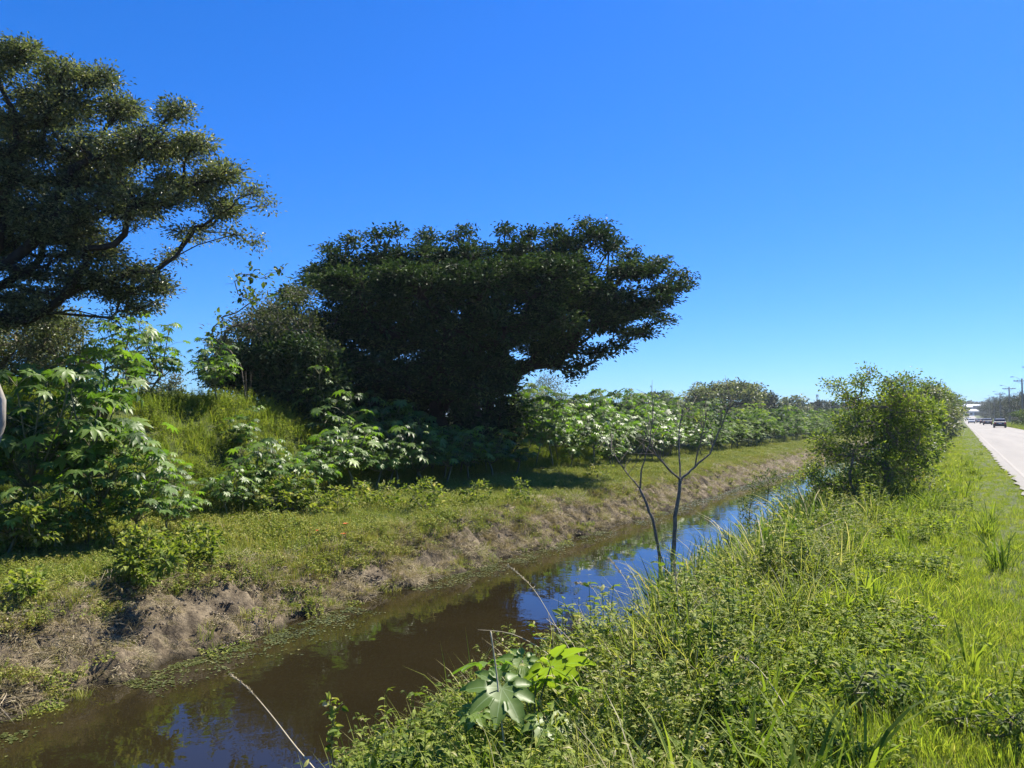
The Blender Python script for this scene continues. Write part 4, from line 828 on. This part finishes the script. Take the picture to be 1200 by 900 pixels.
dry_stalk([(592, 880, 4.3), (586, 830, 4.35), (582, 790, 4.4), (575, 740, 4.4)], .006, .0045, 'upright cut pale stalk rising past the big castor leaf')
dry_stalk([(672, 800, 4.8), (640, 765, 4.9), (600, 743, 5.0), (560, 738, 5.1)], .003, .0015, 'thin stalk arching left over the brown water')
dry_stalk([(690, 800, 5.2), (655, 740, 5.4), (625, 690, 5.6), (595, 662, 5.8)], .0035, .0015, 'long thin stalk crossing the water toward the far bank', True)
dry_stalk([(690, 790, 5.0), (668, 750, 5.1), (640, 725, 5.2)], .003, .0014, 'short thin stalk just below the long crossing one')
dry_stalk([(718, 760, 6.0), (708, 720, 6.1), (695, 690, 6.2), (676, 683, 6.2)], .003, .0015, 'hooked seed stalk over the blue water', True)
dry_stalk([(748, 720, 6.6), (738, 690, 6.7), (728, 672, 6.8), (714, 655, 6.9)], .0035, .0018, 'feathery seed stalk left of the saplings', True)
dry_stalk([(940, 870, 4.0), (915, 820, 4.2), (880, 775, 4.4), (845, 770, 4.5)], .004, .002, 'bent pale blade arching over the weeds at lower right', True)
dry_stalk([(800, 770, 5.6), (795, 710, 5.7), (790, 660, 5.8)], .004, .002, 'upright thin stalk below the saplings', True)
dry_stalk([(727, 905, 3.9), (724, 870, 3.9), (722, 850, 3.9)], .007, .005, 'thick dark green stem at the bottom edge', False, M_STEM)
def rot_of(nrm, fwd):
    nrm = unit(np.asarray(nrm, float)); fwd = np.asarray(fwd, float); sd = unit(np.cross(fwd, nrm)); fw = np.cross(nrm, sd)
    return Matrix(np.stack([sd, fw, nrm], 1).tolist()).to_quaternion()
def fore_castor(base_px, D, leaves, label):
    b = np.array(at(base_px, D)); e = empty('castor_plant', tuple(b), label, 'shrub', 'young castor plants in the foreground'); m = MB()
    top = np.mean([P(l[0], l[1], l[2]) for l in leaves], axis=0); top[2] = b[2] + (top[2] - b[2]) * .55
    m.tube([np.zeros(3) - [0, 0, .05], (top - b) * .5 + [.02, 0, 0], top - b], [.014, .012, .009], 7)
    for i, (px, py, Dl, s, nr, fw, tn) in enumerate(leaves):
        q = P(px, py, Dl); o = obj('leaf', LEAFBIG[i % 3], e); o.location = q - b; o.rotation_mode = 'QUATERNION'
        n3 = CR * nr[0] + ZU * nr[1] - CF0 * nr[2]; f3 = CR * fw[0] + ZU * fw[1] - CF0 * fw[2]
        o.rotation_quaternion = rot_of(n3, f3); o.scale = (s,) * 3
        if tn: o['label'] = tn
        m.tube([top - b, (top + q) / 2 - b + [0, 0, .03], q - b], [.007, .006, .004], 5, cap=False)
    obj('stem', m.mesh('stem', M_STEM, True), e); return e
# leaves: px, py, D, size, normal (right, up, toward camera), forward (right, up, toward camera)
fore_castor(610, 4.75, [(588, 806, 4.4, .29, (.12, .92, .5), (-.15, -.45, .75), None), (575, 777, 4.75, .25, (-.15, .95, -.30), (-1, .0, .1), 'flat yellow green leaf pointing left'), (645, 782, 4.65, .31, (-.3, .6, -.75), (.5, -.6, .3), 'backlit yellow green leaf'), (612, 774, 4.85, .19, (.0, .8, .5), (-.2, .2, .6), None), (604, 788, 4.9, .18, (.2, 1, -.1), (-.7, .1, .3), None), (628, 800, 4.6, .17, (-.1, .9, -.4), (.3, -.3, .6), None), (668, 832, 4.4, .23, (.15, .95, .25), (.5, -.3, .7), None), (700, 846, 4.35, .20, (.1, .95, .2), (.8, -.3, .3), None), (640, 846, 4.3, .20, (.1, .95, .3), (.2, -.5, .7), None), (560, 836, 4.45, .17, (-.1, .95, .3), (-.8, -.3, .4), None), (668, 806, 4.55, .18, (.1, .9, -.3), (1, -.1, .1), None)], 'young castor plant with a big star leaf in the foreground above the water')
fore_castor(490, 4.6, [(482, 892, 4.45, .17, (0, .8, .6), (-.4, -.3, .7), None), (512, 890, 4.4, .17, (.2, .8, .6), (.4, -.4, .7), None), (440, 902, 4.5, .14, (0, .8, .6), (-.6, -.3, .5), None)], 'small castor plant whose leaves just reach the bottom edge')
def vine(path, n, rs, label):
    w3 = np.array([P(x, y, D) for x, y, D in path]); g = np.random.default_rng(rs); b = w3[0].copy(); b[2] = min(b[2], float(H(b[0], b[1]))) 
    e = empty('leafy_vine', tuple(b), label, 'vine'); m = MB(); pts = np.vstack([b, w3]) ; m.tube(pts - b, np.linspace(.006, .002, len(pts)), 5); obj('stem', m.mesh('stem', M_STEM, True), e)
    m = MB(); t = g.uniform(.2, 1, n) * (len(pts) - 1.001); i = t.astype(int); p = pts[i] + (pts[i + 1] - pts[i]) * (t - i)[:, None]; d = g.normal(0, 1, (n, 3)); d[:, 2] *= .4
    leaves6_to(m, p - b + d * .008, d, g.normal(0, .6, (n, 3)) + ZU * .6 - CF0 * .5, .055 * g.uniform(.6, 1.2, n), .042, np.clip(g.normal(.55, .2, n), 0, 1)); obj('foliage', m.mesh('foliage', M_WEED), e)
vine([(392, 900, 5.4), (388, 868, 5.4), (392, 845, 5.42), (385, 818, 5.42)], 42, 4, 'upright leafy vine shoot standing in front of the brown water')
vine([(390, 845, 5.42), (395, 830, 5.4), (402, 824, 5.4)], 10, 5, 'short side shoot at the top of the vine over the water')
for i, (px, D, s) in enumerate([(430, 5.6, .28), (455, 5.9, .3), (480, 6.0, .32), (510, 6.1, .30), (540, 5.8, .4), (410, 5.2, .26), (560, 5.4, .35), (450, 5.0, .3)]):
    c = np.array(at(px, D)); g = np.random.default_rng(90 + i)
    grow([c - [0, 0, .03], c + [0, 0, .08]], [.006, .005], wblobs(c, s * .8, s * 1.1, g, 5, .1), 95 + i, 22, 7, .032, .026, M_WEED, M_STEM, 'creeping_weed', c, 'small leaved creeping weed hanging at the near water edge by the bottom of the view', 'weed', 'creeping weeds at the near water edge', tipr=.0015, spread=.07, tone=(.5, .22))
# orange flowers
M_FLOWER = simple_mat('orange_petal', (.75, .16, .03), (.85, .28, .05), 20, .6)
def flower(px, py, D, label, n=12, r=.018):
    c = P(px, py, D) if D else ground(px, py) + [0, 0, .12]; b = np.array(onground(c[0], c[1])); e = empty('flower', tuple(b), label, 'flower', 'orange flowers')
    m = MB(); m.tube([[0, 0, 0], (c - b) * .5 + [.01, 0, 0], c - b], [.002, .002, .0015], 4); obj('stem', m.mesh('stem', M_STEM), e)
    m = MB(); a = np.linspace(0, 6.28, n, endpoint=False); p = np.tile(c - b, (n, 1)); leaves_to(m, p, np.stack([np.cos(a), np.sin(a), np.full(n, .5)], 1), np.tile(ZU, (n, 1)), r, r * .6, .5); obj('petal', m.mesh('petal', M_FLOWER), e)
flower(794, 834, 4.4, 'tiny orange flower among the weeds in the foreground')
flower(405, 622, None, 'reddish flower on the grass of the far shelf, left one', r=.07)
flower(402, 634, None, 'reddish flower on the far shelf just below the other', r=.06)
flower(372, 630, None, 'faint reddish flower furthest left on the far shelf', r=.05)

# ------------------------------------------------------------------ far trees
def wtree(px, D, hgt, wid, rs, label, mat=M_FAR, nb=10, group=None, lift=.35, base=None, dome=False, tips=26, lpt=9, kind='tree'):
    g = np.random.default_rng(rs); c = np.array(at(px, D) if base is None else base); r = wid / 2; bl = []
    for k in range(nb):
        a = g.uniform(0, 6.28); q = math.sqrt(g.random()) * .72; zt = 1 - .5 * q * q if dome else g.uniform(.55, .95)
        zt *= g.uniform(.85, 1) if dome else 1
        bl.append((c + [math.cos(a) * q * r, math.sin(a) * q * r, hgt * (zt - .12)], np.array([r * .38, r * .38, hgt * .15]), 1.0))
    for k in range(nb // 2):
        a = g.uniform(0, 6.28); bl.append((c + [math.cos(a) * r * .55, math.sin(a) * r * .55, hgt * g.uniform(lift * .5, lift + .2)], np.array([r * .4, r * .4, hgt * .15]), 1.0))
    s = max(.12, .0016 * D)
    return grow([c - [0, 0, .3], c + [0, 0, hgt * .2], c + [g.normal(0, .2), g.normal(0, .2), hgt * .4]], [hgt * .03, hgt * .025, hgt * .02], bl, rs, tips, lpt * .8, s * 2.0, s * 1.3, mat, M_BARK, 'tree', c, label, kind, group, tipr=.02, sec=4, spread=.09 * hgt, exp=.42, tone=(.4, .22), minr=.05)
wtree(850, 120, 8.2, 15, 300, 'round domed tree standing above the distant treeline', M_OLIVE, 22, dome=True, tips=34, lpt=11)
wtree(800, 150, 6.5, 12, 301, 'low tree left of the domed tree', M_OLIVE)
wtree(893, 170, 7.6, 9, 302, 'dark pointed tree right of the domed tree')
wtree(918, 190, 7.8, 16, 303, 'wide low tree in the treeline right of the domed one', M_OLIVE)
wtree(700, 190, 7.6, 10, 304, 'distant round tree right of the pale shrub')
wtree(742, 180, 7.6, 7, 305, 'distant small tree left of the airy one', M_OLIVE)
wtree(775, 185, 8.4, 7, 306, 'distant airy tree with an uneven top between the small tree and the domed one')
tl = [(672, 210, 7.0, 14), (722, 220, 6.4, 14), (765, 230, 6.2, 16), (820, 220, 7.4, 16), (945, 240, 7.6, 16), (968, 260, 8.2, 14), (985, 300, 9.5, 18), (1010, 280, 8.5, 16), (640, 230, 7.0, 14), (1040, 300, 9, 18), (1075, 340, 9, 18), (870, 230, 7.4, 18)]
for i, (px, D, h_, w_) in enumerate(tl): wtree(px, D, h_, w_, 320 + i, 'dark tree of the distant line behind the castor row', M_FAR, 9, 'trees of the distant treeline', lift=.2)
for i, (px, D, h_, w_) in enumerate([(200, 45, 3.8, 5), (228, 55, 4.0, 6), (175, 60, 5.5, 6)]): wtree(px, D, h_, w_, 340 + i, ['small far bush in the sky gap, middle one', 'small far bush in the sky gap nearest the dark tree', 'small far tree in the sky gap nearest the left group'][i], M_GREY, 7)
# right of the road
rr = [(128, 9.6, 2.6, 4), (138, 9.8, 3.0, 5), (150, 9.4, 3.2, 5), (163, 9.6, 3.4, 5), (120, 10.8, 3.2, 5)]
for i, (yy, xx, h_, w_) in enumerate(rr): wtree(0, 0, h_, w_, 360 + i, 'light green roadside bush on the far side of the road below the poles', M_SHRUB, 7, 'bushes on the far side of the road', base=onground(xx, yy), lift=.15, kind='shrub')
rt = [(160, 13.5, 6.6, 8), (300, 15.5, 10.5, 11), (245, 16.5, 9.8, 10), (350, 15, 10.5, 12), (405, 14, 10, 12), (455, 14, 9.5, 12), (178, 13.0, 6.4, 8), (192, 14.5, 7.6, 9), (208, 13.0, 7.8, 9), (226, 14.0, 8.6, 10), (246, 12.5, 8.6, 9), (268, 13.5, 9.4, 10), (292, 12.0, 9.2, 10), (320, 12.5, 9.6, 11), (352, 11.8, 9.4, 11), (390, 11.5, 8.8, 11), (430, 11.8, 8.4, 11), (475, 12.0, 8.0, 11), (520, 13, 7.5, 12), (170, 18, 7.2, 9), (200, 20, 8.2, 10)]
for i, (yy, xx, h_, w_) in enumerate(rt): wtree(0, 0, h_, w_, 380 + i, 'dark tree of the wood on the far side of the road', M_FAR, 10, 'trees on the far side of the road', base=onground(xx, yy), lift=.15)
for i, (px, D, h_, w_) in enumerate([(1118, 420, 11, 14), (1128, 700, 14, 26), (1140, 720, 15, 26), (1150, 700, 14, 24), (1108, 380, 10, 14), (1160, 720, 14, 26)]): wtree(px, D, h_, w_, 400 + i, 'tree at the far end of the road around the buildings', M_FAR, 8, 'trees at the far end of the road')

# ------------------------------------------------------------------ poles
M_POLE = simple_mat('weathered_pole', (.16, .14, .12), (.26, .24, .21), 5, .85, .3, stretch=(1, 1, .1))
M_METAL = simple_mat('galvanised_metal', (.32, .33, .34), (.40, .41, .42), 5, .45, metallic=.8)
M_CERAM = simple_mat('insulator_ceramic', (.25, .22, .20), (.35, .32, .30), 5, .35)
def lamp_arm(e):
    m = MB(); m.tube([[0, -.1, 8.0], [-.45, -.1, 8.75], [-.9, -.1, 9.1], [-1.3, -.1, 9.15]], [.035, .032, .03, .028], 6); a = obj('lamp_arm', m.mesh('lamp_arm', M_METAL, True), e)
    m = MB(); m.box((-1.55, -.1, 9.12), (.62, .24, .12), taper=.7); obj('lamp_head', m.mesh('lamp_head', M_METAL), a)
def build_pole():
    e = empty('utility_pole', (0, 0, 0), 'pole', 'utility pole', 'utility poles along the road')
    m = MB(); m.tube([[0, 0, -.3], [0, 0, 4], [0, 0, 8.8]], [.17, .15, .12], 10); obj('post', m.mesh('post', M_POLE, True), e)
    m = MB(); m.box((0, .17, 8.35), (2.6, .11, .13)); obj('crossarm', m.mesh('crossarm', M_POLE), e)
    for s in (-1, 1): m = MB(); m.tube([[0, .14, 7.75], [s * .75, .17, 8.28]], [.025, .025], 5); obj('brace', m.mesh('brace', M_METAL), e)
    for x in (-1.2, -.7, .7, 1.2):
        m = MB(); m.tube([[x, .17, 8.41], [x, .17, 8.47], [x, .17, 8.50], [x, .17, 8.58]], [.035, .07, .045, .05], 8); obj('insulator', m.mesh('insulator', M_CERAM), e)
    lamp_arm(e); return e
p0 = build_pole()
pw = [(112, 9.9), (138, 9.9), (170, 9.9), (214, 9.9), (262, 9.9), (310, 9.9), (360, 9.9)]
plab = ['utility pole cut by the right edge of the view, only its crossarm end in frame', 'tallest and nearest utility pole fully in view on the right, with a curved lamp arm', 'second utility pole left of the tallest one', 'third utility pole, its crossarm level with the treetops', 'fourth utility pole showing over the trees', 'fifth utility pole, small and distant', 'sixth and most distant utility pole']
poles = []
for i, (yy, xx) in enumerate(pw):
    e = p0 if i == 0 else copy_tree(p0); e.location = onground(xx, yy); e['label'] = plab[i]; poles.append(Vector(e.location))
M_WIRE = simple_mat('black_wire', (.03, .03, .03), (.04, .04, .04), 5, .5)
for j, x in enumerate((-1.2, -.7, .7, 1.2)):
    m = MB(); prev = [Vector((9.9, 60, 0))] + poles
    for a, b in zip(prev[:-1], prev[1:]):
        pts = [np.array(a.lerp(b, t)) + [x, .17, 8.58 - 1.1 * 4 * t * (1 - t)] for t in np.linspace(0, 1, 9)]; m.tube(pts, .009, 3, cap=False)
    tag(obj('overhead_wire', m.mesh('overhead_wire', M_WIRE)), 'thin overhead wire strung between the utility poles', 'wire', 'overhead wires')
# small pole with sign-like lamp (tower far left of the near bush)
c = np.array(at(958, 380)); e = empty('radio_mast', tuple(c), 'thin distant lattice mast above the treeline left of the largest bush', 'mast'); Hm = 12.8
m = MB()
for a in range(3): m.tube([[.9 * math.cos(a * 2.09), .9 * math.sin(a * 2.09), 0], [.25 * math.cos(a * 2.09), .25 * math.sin(a * 2.09), Hm]], [.09, .07], 5)
obj('mast_legs', m.mesh('mast_legs', M_METAL), e); m = MB()
for k in range(9):
    z0 = Hm * k / 9; z1 = Hm * (k + 1) / 9; r0 = .9 - .65 * k / 9; r1 = .9 - .65 * (k + 1) / 9
    for a in range(3): m.tube([[r0 * math.cos(a * 2.09), r0 * math.sin(a * 2.09), z0], [r1 * math.cos(a * 2.09 + 2.09), r1 * math.sin(a * 2.09 + 2.09), z1]], .045, 4)
obj('bracing', m.mesh('bracing', M_METAL), e); m = MB()
for k in range(3): m.box((.5 * math.cos(k * 2.1), .5 * math.sin(k * 2.1), Hm - .8), (.3, .3, 1.4))
obj('antenna', m.mesh('antenna', M_METAL), e)

# ------------------------------------------------------------------ cars
def paint(name, c):
    m = simple_mat(name, c, tuple(x * .92 for x in c), 2, .28, spec=.6); p = [x for x in m.node_tree.nodes if x.type == 'BSDF_PRINCIPLED'][0]; p.inputs['Coat Weight'].default_value = .8; return m
M_GLASS = simple_mat('tinted_glass', (.015, .018, .02), (.02, .022, .025), 2, .08, spec=.8)
M_RUB = simple_mat('tyre_rubber', (.02, .02, .02), (.03, .03, .03), 8, .85)
M_TAIL = simple_mat('red_lens', (.45, .02, .02), (.35, .015, .015), 3, .2)
M_HEADL = simple_mat('clear_lens', (.7, .7, .72), (.8, .8, .8), 3, .12)
M_PLATE = simple_mat('plate_white', (.6, .6, .6), (.65, .65, .65), 3, .5)
def car(loc, rz, col, label, kind='hatch'):
    e = empty('car', tuple(loc), label, 'car', 'cars on the road', rz); W = 1.74
    # length along Y, front +Y
    lo = [(-2.0, .32), (-2.06, .62), (-2.0, .92), (-1.86, .98), (-1.0, 1.0), (.9, 1.0), (1.5, .90), (2.0, .76), (2.1, .5), (2.04, .30), (1.3, .22), (-1.3, .22)]
    ins = np.array([.94, .97, .98, .97, .99, .99, .97, .92, .90, .92, .96, .96])
    m = MB(); m.prism(lo, W, inset=ins); bme = m.mesh('body', col)
    b = obj('body', bme, e)
    bv = b.modifiers.new('soft', 'BEVEL'); bv.width = .05; bv.segments = 2; bv.limit_method = 'ANGLE'
    cab = [(-1.82, .97), (-1.42, 1.42), (-1.1, 1.48), (.1, 1.48), (.35, 1.42), (1.1, .97)] if kind == 'hatch' else [(-1.5, .97), (-.95, 1.38), (-.7, 1.43), (.1, 1.43), (.3, 1.38), (1.1, .97)]
    ci = np.array([.94, .80, .76, .76, .80, .94])
    m = MB(); m.prism(cab, W, inset=ci); cb = obj('cabin', m.mesh('cabin', col), e); bv = cb.modifiers.new('soft', 'BEVEL'); bv.width = .03; bv.segments = 2
    def quad(pts, nm, mat):
        m = MB(); p = np.array(pts, float); n = unit(np.cross(p[1] - p[0], p[2] - p[0])); V = np.vstack([p + n * .012, p - n * .02]); m.add(V, None, [[0, 1, 2, 3], [7, 6, 5, 4], [0, 4, 5, 1], [1, 5, 6, 2], [2, 6, 7, 3], [3, 7, 4, 0]]); obj(nm, m.mesh(nm, mat), e)
    h = W / 2; (ay, az), (by, bz) = cab[0], cab[1]; (cy, cz), (dy, dz) = cab[5], cab[4]
    f = lambda a, b_, t: a + (b_ - a) * t
    quad([[-h * .84, f(ay, by, .15) - .01, f(az, bz, .15)], [h * .84, f(ay, by, .15) - .01, f(az, bz, .15)], [h * .72, f(ay, by, .9) - .01, f(az, bz, .9)], [-h * .72, f(ay, by, .9) - .01, f(az, bz, .9)]], 'rear_window', M_GLASS)
    quad([[h * .86, f(cy, dy, .1) + .01, f(cz, dz, .1)], [-h * .86, f(cy, dy, .1) + .01, f(cz, dz, .1)], [-h * .74, f(cy, dy, .9) + .01, f(cz, dz, .9)], [h * .74, f(cy, dy, .9) + .01, f(cz, dz, .9)]], 'windscreen', M_GLASS)
    for s in (-1, 1):
        q = [[s * h * .925, ay + .35, 1.03], [s * h * .925, cy - .35, 1.03], [s * h * .80, dy - .1, 1.37], [s * h * .80, by + .12, 1.37]]
        if s < 0: q = q[::-1]
        quad(q, 'side_window', M_GLASS)
        m = MB(); m.box((s * .70, -2.02, .76), (.26, .10, .24)); obj('tail_light', m.mesh('tail_light', M_TAIL), e)
        m = MB(); m.box((s * .62, 2.02, .66), (.34, .12, .15)); obj('headlight', m.mesh('headlight', M_HEADL), e)
        m = MB(); m.box((s * .97, .72, 1.02), (.18, .10, .13)); obj('mirror', m.mesh('mirror', col), e)
        for yy in (-1.28, 1.28):
            m = MB(); m.tube([[s * .68, yy, .32], [s * .70, yy, .32], [s * .87, yy, .32], [s * .885, yy, .32]], [.29, .32, .32, .26], 16); wv = obj('wheel', m.mesh('wheel', M_RUB), e)
            m = MB(); m.tube([[s * .86, yy, .32], [s * .895, yy, .32]], [.20, .17], 12); obj('rim', m.mesh('rim', M_METAL), wv)
    m = MB(); m.box((0, -2.07, .42), (1.62, .12, .20)); obj('bumper', m.mesh('bumper', M_RUB), e)
    m = MB(); m.box((0, -2.10, .70), (.42, .03, .14)); obj('number_plate', m.mesh('number_plate', M_PLATE), e)
    return e
C_BLK = paint('black_paint', (.015, .016, .018)); C_DRK = paint('dark_grey_paint', (.05, .05, .055)); C_SIL = paint('silver_paint', (.30, .30, .31)); C_WHT = paint('white_paint', (.7, .7, .7)); C_RED = paint('dark_red_paint', (.12, .03, .03))
def road_at(x, y): return (x, y, .02 + float(rise(y)) + .006)
car(road_at(5.5, 150), 0, C_BLK, 'black hatchback driving away, the largest car on the road')
car(road_at(5.2, 205), 0, C_DRK, 'dark car next ahead of the black hatchback')
car(road_at(5.3, 246), 0, C_RED, 'dark reddish car third in the queue', 'sedan')
car(road_at(5.2, 290), 0, C_SIL, 'silver grey car fourth in the queue')
car(road_at(5.2, 335), 0, C_DRK, 'small dark car furthest up the queue', 'sedan')
car(road_at(2.7, 262), math.pi, C_SIL, 'silver car coming toward the camera in the left lane')
car(road_at(2.7, 420), math.pi, C_WHT, 'white car far up the left lane')

# ------------------------------------------------------------------ buildings at the far end
M_WALLB = simple_mat('grey_blue_wall', (.20, .20, .25), (.24, .24, .29), .4, .85); M_WALLW = simple_mat('white_wall', (.55, .54, .52), (.62, .61, .58), .4, .8); M_ROOFW = simple_mat('pale_metal_roof', (.42, .43, .45), (.34, .35, .37), .6, .4); M_DARKW = simple_mat('dark_window', (.03, .035, .045), (.05, .05, .06), 1, .2)
def building(px, D, wd, dp, ht, wall, label, nwin, floors=1, gable=1.6):
    c = np.array(at(px, D)); c[2] -= .5; e = empty('industrial_building', tuple(c), label, 'building', 'buildings at the end of the road', YAW * 0)
    m = MB(); m.box((0, 0, ht / 2), (wd, dp, ht)); obj('wall', m.mesh('wall', wall), e)
    m = MB(); m.add([[-wd / 2 - .5, -dp / 2 - .5, ht], [wd / 2 + .5, -dp / 2 - .5, ht], [wd / 2 + .5, dp / 2, ht + gable], [-wd / 2 - .5, dp / 2, ht + gable], [-wd / 2 - .5, -dp / 2 - .5, ht + .25], [wd / 2 + .5, -dp / 2 - .5, ht + .25], [wd / 2 + .5, dp / 2, ht + gable + .25], [-wd / 2 - .5, dp / 2, ht + gable + .25]], None, [[0, 3, 2, 1], [4, 5, 6, 7], [0, 1, 5, 4], [1, 2, 6, 5], [2, 3, 7, 6], [3, 0, 4, 7]]); obj('roof', m.mesh('roof', M_ROOFW), e)
    for fl_ in range(floors):
        for k in range(nwin):
            x = -wd / 2 + wd * (k + .5) / nwin; z = ht * (fl_ + .55) / floors; m = MB(); m.box((x, -dp / 2 - .02, z), (wd / nwin * .55, .12, ht / floors * .4)); obj('window', m.mesh('window', M_DARKW), e)
    m = MB(); m.box((wd * .3, -dp / 2 - .03, 1.5), (2.6, .14, 3.0)); obj('door', m.mesh('door', M_DARKW), e)
building(1129, 610, 12, 20, 7.2, M_WALLB, 'grey blue building with a pale roof at the left of the road end', 3)
building(1142, 640, 16, 24, 8.6, M_WALLB, 'wide pale roofed building closing the far end of the road', 5, 2)
building(1141, 560, 6, 8, 3.6, M_WALLW, 'small white building in front of the wide one', 2)

# ------------------------------------------------------------------ the air
hm = bpy.data.materials.new('thin_haze'); hm.use_nodes = True; hn = hm.node_tree; hn.nodes.clear()
pv = hn.nodes.new('ShaderNodeVolumePrincipled'); pv.inputs['Color'].default_value = (.80, .90, 1.0, 1); pv.inputs['Density'].default_value = .00022; pv.inputs['Anisotropy'].default_value = .3
ho = hn.nodes.new('ShaderNodeOutputMaterial'); hn.links.new(pv.outputs[0], ho.inputs['Volume'])
m = MB(); m.box((0, 400, 10.5), (5000, 5000, 30)); hz = obj('haze', m.mesh('haze', hm)); tag(hz, 'thin bluish air over the whole place', 'haze', kind='stuff')
